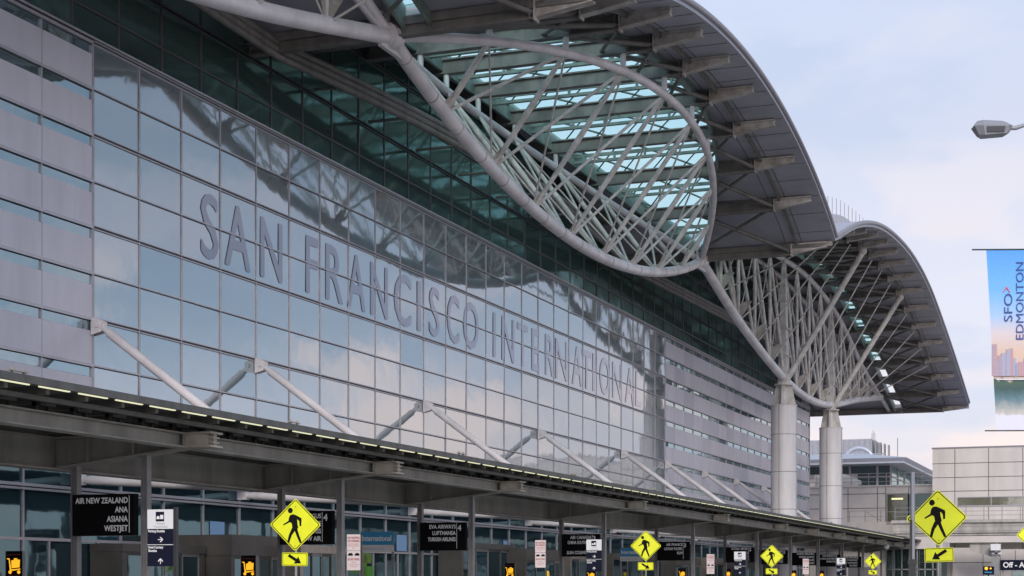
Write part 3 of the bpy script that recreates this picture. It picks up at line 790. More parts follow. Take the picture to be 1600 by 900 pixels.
# ------------------------------------------------------------------ hanging black signs
AIR = [(-4, ['AIR NEW ZEALAND', 'ANA', 'ASIANA', 'WESTJET'], '', 'black hanging sign at far left listing AIR NEW ZEALAND, ANA, ASIANA and WESTJET'),
 (0, ['AER LINGUS', 'SINGAPORE', 'SWISS', 'WOW AIR'], '4', 'black hanging sign numbered 4 half hidden behind the leftmost yellow diamond sign'),
 (4, ['EVA AIRWAYS', 'LUFTHANSA', 'TURKISH AIRLINES', ''], '4', 'black hanging sign numbered 4 listing EVA AIRWAYS, LUFTHANSA and TURKISH AIRLINES'),
 (10, ['AIR CANADA', 'CHINA SOUTHERN', '', 'SUN COUNTRY'], '3', 'black hanging sign numbered 3 listing AIR CANADA and SUN COUNTRY behind a white directory'),
 (16, ['AIR FRANCE', 'CATHAY PACIFIC', 'KLM', ''], '3', 'black hanging sign numbered 3 listing AIR FRANCE, CATHAY PACIFIC and KLM'),
 (22, ['ALITALIA  BRITISH', 'IBERIA', 'JAL'], '2', 'black hanging sign numbered 2 behind the third white directory from the left'),
 (26, ['FINNAIR', 'JAPAN', 'QANTAS', 'EMIRATES'], '2', 'black hanging sign numbered 2 half hidden by the third yellow diamond along the kerb'),
 (30, ['CHINA AIRLINES', 'HONG KONG', 'JETBLUE', 'ITALIA'], '', 'black hanging sign listing HONG KONG, above the most distant pink parking notice'),
 (34, ['AEROMEXICO', 'CHINA EASTERN', 'EMIRATES'], '1', 'black hanging sign numbered 1 listing AEROMEXICO and CHINA EASTERN'),
 (38, ['COPA AIRLINES', 'PHILIPPINE', 'HAWAIIAN', 'VOLARIS'], '1', 'black hanging sign numbered 1, farthest along the canopy')]
for n, rows, num, lab in AIR:
    y = YN(n)-.16; x0, x1 = 5.83, 7.33; z0, z1 = E+.93, E+1.78
    if n > 16: z0 += .05
    s_ = thing('airline_sign', lab, 'sign', (6.5, y, 0), 'black signs hung between the canopy posts')
    b = MB(); b.box(x0, x1, y-.07, y+.07, z0, z1); b.build('sign_board', 'black', s_)
    fr = frameY(x0, y-.073, z0)
    t = MB(); ur = 1.21 if num else 1.37
    gx = [v[0] for v in glyphs('AIR NEW ZEALAND')[0]]; sx0 = 1.26/((max(gx)-min(gx))*.115/.70)
    for i, r in enumerate(rows):
        if r: text(t, r, fr, ur-.03, .85-.185-.19*i, .115, 'R', bold=.005, sx=sx0*(1 if len(r) < 14 or not num else .80)*(.97 if num else 1))
    if num: text(t, num, fr, 1.25, .60, .17, 'L', bold=.006)
    t.poly([(ur, .06), (ur+.014, .06), (ur+.014, .82), (ur, .82)], fr, .003, .001)
    t.build('lettering', 'ltext', s_)
# ------------------------------------------------------------------ pedestrian crossing signs
PED = [(450,85),(480,84),(525,105),(572,130),(576,150),(572,228),(552,228),(546,168),(520,145),(524,200),(535,245),(524,265),(545,330),(581,425),(558,437),(518,352),(492,288),(455,340),(425,430),(398,424),(420,330),(460,245),(452,195),(430,180),(350,221),(343,208),(410,165),(418,120),(432,95)]
PED = [((x-497)/325*.54, (212-y)/325*.54) for x, y in PED]
def crossing(X, Y, zc, yaw, right, lab, group, dia=1.08, post='galv', base=.15, plate=True):
    s_ = thing('crossing_sign', lab, 'sign', (X, Y, base), group)
    fr = frameY(X, Y, zc, yaw) @ Matrix.Rotation(math.radians(random.uniform(-1.5, 1.5)), 4, 'Z')
    k = dia/1.08; side = .764*k
    R45 = Matrix.Rotation(math.radians(45), 4, 'Z')
    b = MB(); b.poly(rrect(side, side, .05), fr @ R45, .004, 0); bo = b.build('diamond_board', 'lime', s_)
    brd = MB(); outer = rrect(side*.955, side*.955, .045); inner = rrect(side*.915, side*.915, .038)
    nn = len(outer); f45 = fr @ R45
    v = [f45 @ Vector((x, y, .006)) for x, y in outer]+[f45 @ Vector((x, y, .006)) for x, y in inner]
    brd.add(v, [(i, (i+1) % nn, (i+1) % nn+nn, i+nn) for i in range(nn)]); brd.build('border', 'ink', bo)
    w = MB(); w.poly([(x*k, y*k) for x, y in PED], fr, .003, .005)
    hc = ((432-497)/325*.54*k, (212-38)/325*.54*k)
    w.poly([(hc[0]+.052*k*math.cos(a*math.pi/12), hc[1]+.056*k*math.sin(a*math.pi/12)) for a in range(24)], fr, .003, .005)
    for by in (.36*k, -.43*k): w.poly([(.0+.009*math.cos(a), by+.009*math.sin(a)) for a in range(6)], fr, .006, .005)
    w.build('walking_figure', 'ink', bo)
    pl = MB(); pl.poly([(x, y-.70*k) for x, y in rrect(.54*k, .27*k, .03)], fr, .004, 0)
    po = pl.build('arrow_plate', 'lime', s_)
    ar = MB(); o_ = rrect(.515*k, .245*k, .026); i_ = rrect(.495*k, .225*k, .022); nn = len(o_)
    ar.add([fr @ Vector((x, y-.70*k, .006)) for x, y in o_]+[fr @ Vector((x, y-.70*k, .006)) for x, y in i_], [(i, (i+1) % nn, (i+1) % nn+nn, i+nn) for i in range(nn)])
    sg_ = 1 if right else -1
    d = math.radians(-32); c, s2 = math.cos(d), math.sin(d)
    arr = [(-.155, .03), (.03, .03), (.03, .085), (.155, 0), (.03, -.085), (.03, -.03), (-.155, -.03)]
    ar.poly([((x*c-y*s2)*sg_*k, (x*s2+y*c-.70)*k) for x, y in arr][::sg_], fr, .003, .005)
    ar.build('arrow', 'ink', po)
    p = MB(); q = fr @ Vector((0, 0, -.04)); p.tube([(q.x, q.y, base), (q.x, q.y, zc+side*.45)], .032, 10); p.build('post', post, s_)
    return s_
def atX(px, py, X):
    Y, Z = onX(px, py, X); return X, Y, Z
g = 'yellow green pedestrian crossing signs'
for px, py, lab in ((461.5, 820, 'large yellow green diamond walking sign at left, in front of a black airline sign'),
        (1009, 853, 'second yellow green diamond walking sign from the left, beside the blue and grey fascia sign'),
        (1206, 869, 'small yellow green diamond walking sign, third along the kerb under the canopy'),
        (1364, 877, 'smallest yellow green diamond walking sign, near the far end of the canopy')):
    X, Y, Z = atX(px, py, 10.1); crossing(X, Y, Z, math.radians(12), True, lab, g, 1.10)
P = atz(1466, 809, 31.4); crossing(P.x, P.y, P.z, TH*.5, False, 'largest yellow green diamond walking sign, on the right, arrow pointing down left', g)
P = atz(1617, 836, 46); crossing(P.x, P.y, P.z, TH*.5, False, 'yellow green diamond sign cut off by the right edge of the photo', g, 1.0)
# pole in front of the big sign with a round sign seen from the side
P = atz(1426, 800, 30.5)
s_ = thing('traffic_pole', 'tall grey pole left of the big yellow diamond sign, dark below', 'pole', (P.x, P.y, .0))
m = MB(); m.tube([(P.x, P.y, 2.05), (P.x, P.y, E+2.0)], .042, 10); m.build('pole', 'lampgrey', s_)
m = MB(); m.box(P.x-.06, P.x+.06, P.y-.06, P.y+.06, 0, 2.05); m.box(P.x-.075, P.x+.075, P.y-.075, P.y+.075, 2.0, 2.1); m.build('pole_base', 'darkpost', s_)
m = MB(); m.box(P.x-.045, P.x+.0, P.y-.07, P.y+.0, 2.06, E+1.12); m.build('pole_sleeve', 'darkpost', s_)
fr = frameY(P.x-.03, P.y+.06, E+1.14, TH*.5)
m = MB(); m.poly([(.08*math.cos(a*math.pi/10)-.0, .08*math.sin(a*math.pi/10)) for a in range(20)], fr, .004); d = m.build('round_plate', 'lime', s_)
m = MB(); text(m, 'C', fr, -.06, -.04, .08, bold=.004, w0=.006); m.build('lettering', 'ink', d)
# ------------------------------------------------------------------ directory signs
def directory(px, ptop, X, lab, hide=False):
    _, Y, Z = atX(px, ptop, X); w, h = .50, 1.02
    s_ = thing('directory_sign', lab, 'sign', (X, Y, .15), 'white and navy ground transport directories')
    fr = frameY(X-w/2, Y, Z-h, math.radians(10))
    b = MB(); b.poly([(0, h*.66), (w, h*.66), (w, h), (0, h)], fr, .03); b.build('white_panel', 'signwhite', s_)
    b = MB(); b.poly([(0, 0), (w, 0), (w, h*.655), (0, h*.655)], fr, .03); nb = b.build('navy_panel', 'navy', s_)
    t = MB(); t.poly([(0, h*.375), (w, h*.375), (w, h*.385), (0, h*.385)], fr, .002, .031)
    text(t, 'Parking Shuttles', fr, .02, h*.60, .045, w0=.033, width=.31, bold=.002)
    text(t, 'Hotel Courtesy', fr, .02, h*.315, .045, w0=.033, width=.28, bold=.002); text(t, 'Shuttles', fr, .02, h*.255, .045, w0=.033, width=.16, bold=.002)
    def arrow(cx, cy, a):
        c, s2 = math.cos(a), math.sin(a)
        for pts in ([(-.05, -.007), (.05, -.007), (.05, .007), (-.05, .007)], [(.05, 0), (.045, .012), (.0, .05), (-.012, .038), (.03, 0)], [(.05, 0), (.03, 0), (-.012, -.038), (.0, -.05), (.045, -.012)]):
            t.poly([(cx+x*c-y*s2, cy+x*s2+y*c) for x, y in pts], fr, .002, .031)
    arrow(.25, h*.47, 0); arrow(.25, h*.09, math.pi/2)
    t.build('lettering', 'ltext', nb)
    t = MB(); t.poly([(.16, h*.79), (.32, h*.79), (.32, h*.96), (.16, h*.96)], fr, .002, .031); t.build('vehicle_symbol', 'navy', s_)
    t = MB(); c0 = h*.83
    t.poly([(.175, c0), (.235, c0), (.235, c0+.03), (.222, c0+.055), (.19, c0+.055), (.175, c0+.03)], fr, .002, .034)
    t.poly([(.245, c0), (.305, c0), (.305, c0+.075), (.245, c0+.075)], fr, .002, .034); t.build('vehicle_shape', 'ltext', s_)
    t = MB(); text(t, 'Ground', fr, .25, h*.735, .04, 'C', w0=.033, width=.15); text(t, 'Transportation', fr, .25, h*.68, .04, 'C', w0=.033, width=.27); t.build('caption', 'gtext', s_)
    p = MB(); q = fr @ Vector((w+.03, 0, .0)); p.box(q.x-.03, q.x+.03, q.y-.04, q.y+.04, .15, Z+.04); p.build('post', 'darkpost', s_)
directory(250, 796, 10.0, 'nearest white and navy ground transport directory, beside the leftmost black airline sign')
directory(928, 843, 10.0, 'white and navy directory standing in front of the black AIR CANADA sign')
directory(1156, 862, 10.0, 'small white and navy directory in front of a black airline sign numbered 2')
directory(1314, 872, 10.0, 'farthest and smallest white and navy directory, near the canopy end')
# red on pink kerb notices
def notice(px, ptop, X, lab):
    _, Y, Z = atX(px, ptop, X); w, h = .31, .80
    s_ = thing('parking_notice', lab, 'sign', (X, Y, .15), 'pink and red kerb parking notices')
    fr = frameY(X-w/2, Y, Z-h, math.radians(10))
    b = MB(); b.poly([(0, .44), (w, .44), (w, h), (0, h)], fr, .006); u = b.build('upper_plate', 'pink', s_)
    b = MB(); b.poly([(0, 0), (w, 0), (w, .43), (0, .43)], fr, .006); l_ = b.build('lower_plate', 'pink', s_)
    t = MB(); text(t, 'NO WAITING', fr, w/2, .70, .05, 'C', w0=.008, width=.27, bold=.002); text(t, 'NO PARKING', fr, w/2, .63, .05, 'C', w0=.008, width=.27, bold=.002)
    text(t, 'ACTIVE LOADING', fr, w/2, .57, .028, 'C', w0=.008, width=.25); text(t, 'AND UNLOADING', fr, w/2, .53, .028, 'C', w0=.008, width=.25); text(t, 'ONLY', fr, w/2, .485, .025, 'C', w0=.008, width=.07)
    t.build('lettering', 'redink', u)
    t = MB(); text(t, '$100 FINE', fr, w/2, .22, .05, 'C', w0=.008, width=.26, bold=.002)
    for i, s2 in enumerate(('TOWED', 'VEHICLES WILL BE', 'TOWED AWAY')): text(t, s2, fr, w/2, .16-.045*i, .025, 'C', w0=.008, width=(.12, .24, .18)[i])
    t.build('lettering', 'redink', l_)
    t = MB()
    for cx in (.08, .235): t.poly([(cx-.06, .34), (cx-.03, .385), (cx+.03, .385), (cx+.06, .35), (cx+.05, .325), (cx-.05, .325)], fr, .002, .007)
    t.build('tow_symbol', 'ink', l_)
    p = MB(); q = fr @ Vector((w+.012, 0, -.02)); p.box(q.x-.015, q.x+.015, q.y-.02, q.y+.02, .15, Z); p.build('post', 'darkpost', s_)
notice(552, 835, 10.0, 'pink and red parking notice beside the blue sign, nearest of the four')
notice(844, 844, 10.0, 'pink and red parking notice left of the black AIR CANADA sign')
notice(1110, 866, 10.0, 'pink and red parking notice between the signs numbered 3 and 2')
notice(1259, 873, 10.0, 'farthest pink and red parking notice, under a black airline sign')
# luggage cart lit signs
def cart(px, ptop, X, lab):
    _, Y, Z = atX(px, ptop, X); w, h = .42, .62
    s_ = thing('cart_sign', lab, 'sign', (X, Y, .15), 'lit orange luggage cart signs')
    fr = frameY(X-w/2, Y, Z-h, math.radians(8))
    b = MB(); b.poly([(0, 0), (w, 0), (w, h), (0, h)], fr, .12); b.build('sign_box', 'black', s_)
    e = MB(); e.poly([(w, 0), (w+.012, 0), (w+.012, h), (w, h)], fr, .125); e.poly([(-.012, 0), (0, 0), (0, h), (-.012, h)], fr, .125); e.build('frame', 'galv', s_)
    t = MB()
    t.poly([(.15, .22), (.35, .24), (.36, .42), (.14, .40)], fr, .002, .121); t.poly([(.20, .41), (.30, .42), (.29, .45), (.21, .45)], fr, .002, .121)
    t.poly([(.03, .45), (.09, .45), (.10, .43), (.14, .19), (.37, .215), (.37, .19), (.13, .155), (.105, .165), (.075, .42), (.03, .43)], fr, .002, .1215)
    for cx, cy in ((.11, .13), (.33, .13)): t.poly([(cx+.042*math.cos(a*math.pi/8), cy+.042*math.sin(a*math.pi/8)) for a in range(16)], fr, .002, .122)
    t.build('cart_picture', 'orange', s_)
    t = MB(); text(t, 'smartecarte', fr, w/2, .52, .04, 'C', w0=.122, width=.34); text(t, 'Cart Rental', fr, w/2, .04, .035, 'C', w0=.122, width=.26); t.build('lettering', 'redink', s_)
    p = MB(); q = fr @ Vector((w/2, 0, .04)); p.box(q.x-.04, q.x+.04, q.y-.02, q.y+.02, .15, Z-h); p.build('stand', 'darkpost', s_)
cart(25, 861, 2.0, 'lit orange luggage cart sign at the far left edge of the pavement')
cart(390, 868, 4.0, 'lit orange luggage cart sign by the dark entrance left of the big yellow diamond')
cart(797, 880, 2.5, 'lit orange luggage cart sign by the dark doorway under the airline sign numbered 4')
cart(924, 889, 3.5, 'lit orange luggage cart sign low behind the second white directory')
cart(1066, 888, 3.5, 'lit orange luggage cart sign just right of the second yellow diamond')
cart(1137, 889, 3.5, 'lit orange luggage cart sign left of the third white directory')
cart(1239, 891, 6.5, 'lit orange luggage cart sign right of the third yellow diamond')
cart(1283, 892, 6.5, 'lit orange luggage cart sign farthest along the canopy')
# blue fascia signs over entrances
def fascia(px0, px1, ptop, X, lab):
    y0, Z = onX(px0, ptop, X); x0 = X
    k = (1790-px0); D = DC-X
    w = 1.05; fr = frameY(X-w/2, y0, Z-.62, math.radians(14))
    s_ = thing('entrance_sign', lab, 'sign', (X, y0, .15), 'blue and grey entrance signs')
    b = MB(); b.poly([(0, .22), (w, .22), (w, .62), (0, .62)], fr, .10); b.build('blue_panel', 'blue', s_)
    b = MB(); b.poly([(0, 0), (w, 0), (w, .215), (0, .215)], fr, .10); b.build('grey_panel', 'bluegrey', s_)
    t = MB(); text(t, 'International Terminal', fr, .06, .34, .17, w0=.103, width=1.62, bold=.004)
    # keep the words inside the panel
    vs_ = t.v; keep = MB()
    inv = fr.inverted()
    for f in t.f:
        if all((inv @ Vector(vs_[i])).x < w-.03 for i in f): keep.add([vs_[i] for i in f], [tuple(range(len(f)))])
    keep.build('lettering', 'ltext', s_)
    t = MB(); text(t, 'Departures Level', fr, .04, .07, .08, w0=.103, width=.72); t.build('caption', 'gtext', s_)
    p = MB(); q = fr @ Vector((.03, 0, .04)); p.box(q.x-.04, q.x+.04, q.y-.02, q.y+.02, .15, Z-.62); q = fr @ Vector((w-.03, 0, .04)); p.box(q.x-.04, q.x+.04, q.y-.02, q.y+.02, .15, Z-.62); p.build('support', 'galv', s_)
fascia(588, 613, 831, 4.2, 'blue and grey sign reading International beside the nearest pink notice')
fascia(986, 1000, 856, 4.2, 'blue and grey sign reading International, partly behind the second yellow diamond')
# posters stuck on the ground floor glass
for px, py, m, w, h, lab in ((340, 815, 'poster', .85, .75, 'pale blue poster on the glass right of the nearest white directory'),
        (628, 836, 'poster', .9, .62, 'pale blue poster on the glass right of the blue International sign'),
        (790, 845, 'poster', .5, .5, 'small pale blue poster on the glass left of the second pink notice')):
    Y, Z = onX(px, py, XG+.04); b = MB().box(XG+.02, XG+.035, Y-w/2, Y+w/2, Z-h, Z).build('poster', m); tag(b, lab, 'poster')
Y, Z = onX(579, 885, 1.5); b = MB().box(1.46, 1.5, Y-.25, Y+.25, Z-.5, Z).build('poster', 'green'); tag(b, 'bright green notice beneath the blue International sign', 'poster')
# hanging dome camera
Y, Z = onX(1385, 854, 8.3); m = MB(); m.ball((8.3, Y, Z), .22, 14, 10); m.tube([(8.3, Y, Z), (8.3, Y, E+2.7)], .05, 8)
tag(m.build('dome_camera', 'signwhite'), 'white round camera hanging under the far end of the canopy', 'camera')
Y, Z = onX(855, 895, 9.6); m = MB(); m.tube([(9.6, Y, .15), (9.6, Y, Z)], .07, 10); m.ball((9.6, Y, Z), .07, 10, 6)
tag(m.build('bollard', 'yellow'), 'yellow bollard top just under the second pink parking notice', 'bollard')
# ------------------------------------------------------------------ panelled building on the right
YB = 150.
xa = onY(1457, 702, YB)[0]; PT = EYE+11.62
PB = thing('panel_building', 'pale concrete panelled building with a long strip window, at the right edge', 'building', (xa+12, YB, 0))
m = MB(); m.box(xa, 45, YB, YB+45, 0, PT); PBw = m.build('wall', 'concrete', PB)
jm = MB()
zs = [onY(1492, yv, YB)[1] for yv in (724, 746, 767.5)]
for z in zs: jm.box(xa-.004, 45, YB-.006, YB+.02, z-.03, z+.03)
for i in range(10):
    x = onY(1492, 724, YB)[0]+i*2.85; jm.box(x-.03, x+.03, YB-.007, YB+.02, 4, PT-.05)
for z in zs: jm.box(xa-.006, xa+.02, YB, YB+45, z-.03, z+.03)
jm.build('panel_joint', 'seam', PBw)
m = MB(); m.box(xa-.06, 45.05, YB-.06, YB+45, PT, PT+.12); m.build('parapet', 'rim', PB)
x0, z0 = onY(1497, 790, YB); z1 = onY(1497, 778, YB)[1]
for i in range(6):
    a = x0+i*2.85; w_ = MB(); w_.box(a, a+2.75, YB-.03, YB+.05, z0, z1); o = w_.build('window', 'litglass', PB)
    f = MB(); f.box(a-.05, a, YB-.08, YB+.02, z0-.05, z1+.05); f.box(a-.0, a+2.8, YB-.08, YB-.0, z0-.10, z0-.0); f.box(a, a+2.8, YB-.08, YB-.0, z1, z1+.08); f.build('window_frame', 'mull', o)
# deck with railing in front
Yd = 143.
BD = thing('elevated_walkway', 'stained concrete elevated walkway with a metal railing in front of the right building', 'walkway', (15, Yd, 0))
xl = onY(1395, 830, Yd)[0]
zt, zb = onY(1500, 812, Yd)[1], onY(1500, 842, Yd)[1]
m = MB(); m.box(xl, 45, Yd, YB-.01, zb+.5, zt-.25); m.box(xl-.1, 45, Yd-.25, YB-.02, zt-.25, zt); m.box(xl, 45, Yd+.2, YB-.02, zb, zb+.5)
for i, z in enumerate((zt-.5, zt-.9, zt-1.25)): m.box(xl, 45, Yd-.05-.0*i, Yd, z-.05, z+.05)
m.build('deck', 'slab', BD)
rl = MB(); x = xl+.2
while x < 40: rl.box(x-.03, x+.03, Yd-.1, Yd-.04, zt, zt+1.05); x += 1.45
for z in (.35, .7, 1.05): rl.box(xl+.2, 40, Yd-.09, Yd-.05, zt+z-.02, zt+z+.02)
rl.build('railing', 'galv', BD)
m = MB()
for x in (xl+.7, 14.5, 24, 34): m.box(x-.5, x+.5, Yd+.6, Yd+1.6, 0, zb)
m.build('pier', 'concrete', BD)
# lower structure in front (portal with beam)
Yp = 118.
PS = thing('roadside_portal', 'pale steel and concrete portal under the walkway at lower right', 'structure', (20, Yp, 0))
x0, zt2 = onY(1482, 838, Yp); zb2 = onY(1482, 848, Yp)[1]
m = MB(); m.prismY([(x0-1.6, zt2), (40, zt2), (40, zb2), (x0+2.0, zb2), (x0, zb2), (x0-1.2, zt2-.25)], Yp, Yp+1.2); m.build('beam', 'beige', PS)
m = MB(); xc_ = onY(1556, 860, Yp)[0]
m.prismY([(x0+1.4, zb2-.02), (xc_, zb2-.02), (xc_, zb2-1.05), (x0+1.4, zb2-.55)], Yp+.3, Yp+.9); m.build('haunch', 'slab', PS)
m = MB(); m.box(xc_-.28, xc_+.28, Yp-.1, Yp+.5, 0, zb2-.2); m.build('column', 'galv', PS)
m = MB(); m.box(onY(1489, 860, Yp+4)[0], xc_, Yp+4, Yp+4.3, 0, onY(1489, 856, Yp+4)[1]); m.box(xc_, 40, Yp+4, Yp+4.3, 0, zb2-.4); m.build('wall', 'beige', PS)
jm = MB()
for i in range(9): x_ = xc_-5.6+i*2.2; jm.box(x_-.02, x_+.02, Yp+3.985, Yp+4.01, .2, onY(1489, 860, Yp+4)[1])
jm.box(xc_-6.2, 38, Yp+3.984, Yp+4.01, EYE+1.3, EYE+1.34); jm.build('panel_joint', 'seam', PS)
m = MB(); m.box(xc_+.8, 40, Yp+3.9, Yp+4.05, .2, EYE+.72); m.build('window', 'dimglass', PS)
x, z = onY(1556, 855, Yp-.5); m = MB(); m.box(x-.32, x+.32, Yp-.75, Yp-.25, z-.22, z+.22); m.box(x-.1, x+.1, Yp-.3, Yp-.1, z-.5, z); m.box(x-.3, x+.34, Yp-.3, Yp-.12, z-.48, z-.36)
tag(m.build('equipment_box', 'signwhite'), 'white metal box with cables on top of the grey column at lower right', 'box')
x, z = onY(1563, 891, Yp-.2); zt_ = onY(1563, 875, Yp-.2)[1]
s_ = thing('off_airport_sign', 'navy sign with white words beginning Off - Airport at the lower right edge', 'sign', (x, Yp-.2, 0))
m = MB(); m.box(x, x+4.6, Yp-.28, Yp-.13, z, zt_); m.build('sign_board', 'navy', s_)
t = MB(); text(t, 'Off - Airport Parking', frameY(x, Yp-.285, z), .2, .19, .36, width=4.1, bold=.012); t.build('lettering', 'ltext', s_)
m = MB(); m.box(x+.1, x+.2, Yp-.12, Yp, 0, z); m.box(x+4.4, x+4.5, Yp-.12, Yp, 0, z); m.build('support', 'galv', s_)
x, z = onY(1536, 898, Yp-2); zt_ = onY(1536, 885, Yp-2)[1]
s_ = thing('lit_notice', 'small dark notice with red orange and blue marks left of the grey column', 'sign', (x, Yp-2, 0))
m = MB(); m.box(x, x+.72, Yp-2.1, Yp-2, z, zt_); m.build('sign_board', 'navy', s_)
fr = frameY(x, Yp-2.105, z); t = MB()
for cx, r in ((.22, .11), (.5, .06)): t.poly([(cx+r*math.cos(a*.5236), .42+r*math.sin(a*.5236)) for a in range(12)], fr, .003)
t.build('orange_mark', 'orange', s_)
t = MB(); t.poly([(.1, .12), (.6, .12), (.6, .2), (.1, .2)], fr, .003); t.build('blue_mark', 'blue', s_)
m = MB(); m.box(x+.3, x+.4, Yp-2.0, Yp-1.95, 0, z); m.build('support', 'darkpost', s_)
# dark glazed entrance under the deck
m = MB(); a = onY(1385, 870, 138)[0]; b = onY(1470, 870, 138)[0]
EN = thing('glazed_lobby', 'dark glazed lobby beneath the walkway, behind the big yellow sign', 'building', (a, 138, 0))
zl = onY(1400, 858, 138)[1]
m.box(a, b, 138, 142.5, .1, zl); m.build('glass_wall', 'dimglass', EN)
m = MB(); m.box(a-.6, b+.2, 137.6, 142.8, zl, zl+1.0); m.build('header', 'concrete', EN)
m = MB()
for i in range(8): x = a+(b-a)*i/7; m.box(x-.05, x+.05, 137.9, 138.0, .1, zl)
m.box(a, b, 137.9, 137.99, EYE+.9, EYE+1.0); m.build('mullion', 'galv', EN)
m = MB(); x0, z0 = onY(1325, 905, 136); x1, z1 = onY(1370, 886, 136); m.box(x0, x1, 136, 136.4, 0, z1)
tag(m.build('screen_wall', 'concrete'), 'low pale screen wall behind the smallest yellow diamond sign', 'wall')
# ------------------------------------------------------------------ distant terrace building with pavilion
YM_ = 165.
TB = thing('terrace_building', 'beige panelled terrace building with a glass pavilion and hipped metal roof', 'building', (0, YM_, 0))
x0 = -22.; x1 = onY(1458, 760, YM_)[0]
zt = onY(1400, 759.5, YM_)[1]
m = MB(); m.box(x0, x1+6, YM_, YM_+60, 0, zt); TBw = m.build('wall', 'beige', TB)
jm = MB()
for px in (1325, 1371, 1384, 1420): x = onY(px, 770, YM_)[0]; jm.box(x-.035, x+.035, YM_-.006, YM_+.02, 5, zt-.1)
for py in (771.5, 794): z = onY(1371, py, YM_)[1]; jm.box(x0, onY(1384, 770, YM_)[0], YM_-.0065, YM_+.02, z-.035, z+.035)
jm.build('panel_joint', 'seam', TBw)
m = MB(); m.box(x0, x1+6, YM_-.12, YM_+.1, zt, zt+.12); m.build('coping', 'concrete', TB)
for a, b, mm in ((1387, 1419, 'litglass'), (1421, 1452, 'dimglass')):
    xa_, z1 = onY(a, 773, YM_); xb_ = onY(b, 773, YM_)[0]; z0 = onY(a, 815, YM_)[1]
    w_ = MB(); w_.box(xa_, xb_, YM_-.05, YM_+.02, z0, z1); o = w_.build('window', mm, TB)
    f = MB(); f.box(xa_-.12, xa_, YM_-.12, YM_-.0, z0, z1+.1); f.box(xb_, xb_+.1, YM_-.12, YM_, z0, z1+.1); f.box(xa_, xb_, YM_-.12, YM_, z1, z1+.12); f.box(xa_, xb_, YM_-.1, YM_-.051, z0+.9, z0+1.0); f.build('window_frame', 'galv', o)
m = MB(); a_, z_ = onY(1393, 779, YM_-.06); b_ = onY(1411, 779, YM_-.06)[0]; m.box(a_, b_, YM_-.09, YM_-.055, z_-.12, z_+.05); m.build('ceiling_light', mat('lit ceiling lamp', (.8,.8,.5), emit=(1,.9,.45), estr=.55), TB)
rl = MB()
for i in range(22):
    x = x0+1+i*1.7
    if x < x1+1: rl.box(x-.03, x+.03, YM_+.3, YM_+.36, zt+.12, zt+1.3)
for z in (.5, .9, 1.3): rl.box(x0+1, x1+1, YM_+.31, YM_+.35, zt+z-.025, zt+z+.025)
rl.build('railing', 'galv', TB)
# terrace stair parapet
m = MB(); a_ = onY(1320, 740, YM_+1)[0]; b_ = onY(1345, 752, YM_+1)[0]
m.prismY([(a_-3, onY(1320, 741, YM_+1)[1]), (a_, onY(1320, 741, YM_+1)[1]), (b_, onY(1345, 751, YM_+1)[1]), (b_, onY(1345, 757, YM_+1)[1]), (a_-3, zt+.1)], YM_+1, YM_+1.4); m.build('stair_parapet', 'concrete', TB)
# lower balcony rail
z = onY(1330, 816, YM_-3)[1]; xr = onY(1385, 816, YM_-3)[0]; xq = onY(1322, 816, YM_-3)[0]
m = MB(); m.box(x0, xr, YM_-3, YM_-.01, z-1.6, z); m.box(xr, x1, YM_-3, YM_-.01, z-2.4, z-.3); m.build('balcony', 'concrete', TB)
rl = MB()
for i in range(4): x = xq+.3+i*1.5; rl.box(x-.03, x+.03, YM_-2.9, YM_-2.84, z, z+1.1)
rl.box(xq, xr, YM_-2.9, YM_-2.86, z+1.06, z+1.1); rl.box(xq, xr, YM_-2.9, YM_-2.86, z+.5, z+.54); rl.tube([(xq+1.9, YM_-2.87, z+1.0), (xq+3.3, YM_-2.87, z+.1)], .03, 6)
rl.build('balcony_rail', 'galv', TB)
# pavilion
Yv = YM_+6
pa, zp1 = onY(1328, 729, Yv); pb = onY(1392, 729, Yv)[0]; zp0 = zt
m = MB(); m.box(x0, pb, Yv, Yv+42, zp0, zp1); PV = m.build('pavilion_glass', 'dimglass', TB)
m = MB()
for px in (1328, 1371, 1392): x = onY(px, 740, Yv)[0]; m.box(x-.1, x+.1, Yv-.1, Yv, zp0, zp1)
m.box(pa, pb, Yv-.09, Yv, zp0+1.3, zp0+1.4)
for i in range(9): m.box(pb, pb+.1, Yv+i*5-.08, Yv+i*5+.08, zp0, zp1)
m.box(pb, pb+.08, Yv, Yv+42, zp0+1.3, zp0+1.42)
m.build('pavilion_frame', 'mull', PV)
m = MB(); m.box(x0, onY(1340, 745, Yv-.2)[0], Yv-.3, Yv-.1, zp0, zp0+1.6); m.build('pavilion_wall', 'beige', TB)
ze = onY(1405, 715, Yv-3)[1]
ex = onY(1412, 715, Yv-3)[0]
m = MB(); m.box(x0, ex, Yv-3, Yv+52, zp1+.05, zp1+.35)
m.hexa([(x0, Yv-3, ze-.35), (ex, Yv-3, ze-.35), (ex, Yv+52, ze-.35), (x0, Yv+52, ze-.35)], [(x0, Yv-3.3, ze), (ex+.3, Yv-3.3, ze), (ex+.3, Yv+52, ze), (x0, Yv+52.3, ze)])
m.hexa([(x0, Yv, zp1), (pb+.3, Yv, zp1), (pb+.3, Yv+42, zp1), (x0, Yv+42, zp1)], [(x0, Yv-3, ze-.34), (ex, Yv-3, ze-.34), (ex, Yv+52, ze-.34), (x0, Yv+52, ze-.34)])
m.hexa([(x0, Yv-3.3, ze), (ex+.3, Yv-3.3, ze), (ex+.3, Yv+52, ze), (x0, Yv+52, ze)], [(x0, Yv+2, ze+.9), (ex-5, Yv+2, ze+.9), (ex-5, Yv+46, ze+.9), (x0, Yv+46, ze+.9)])
m.build('roof', 'metalroof', TB)
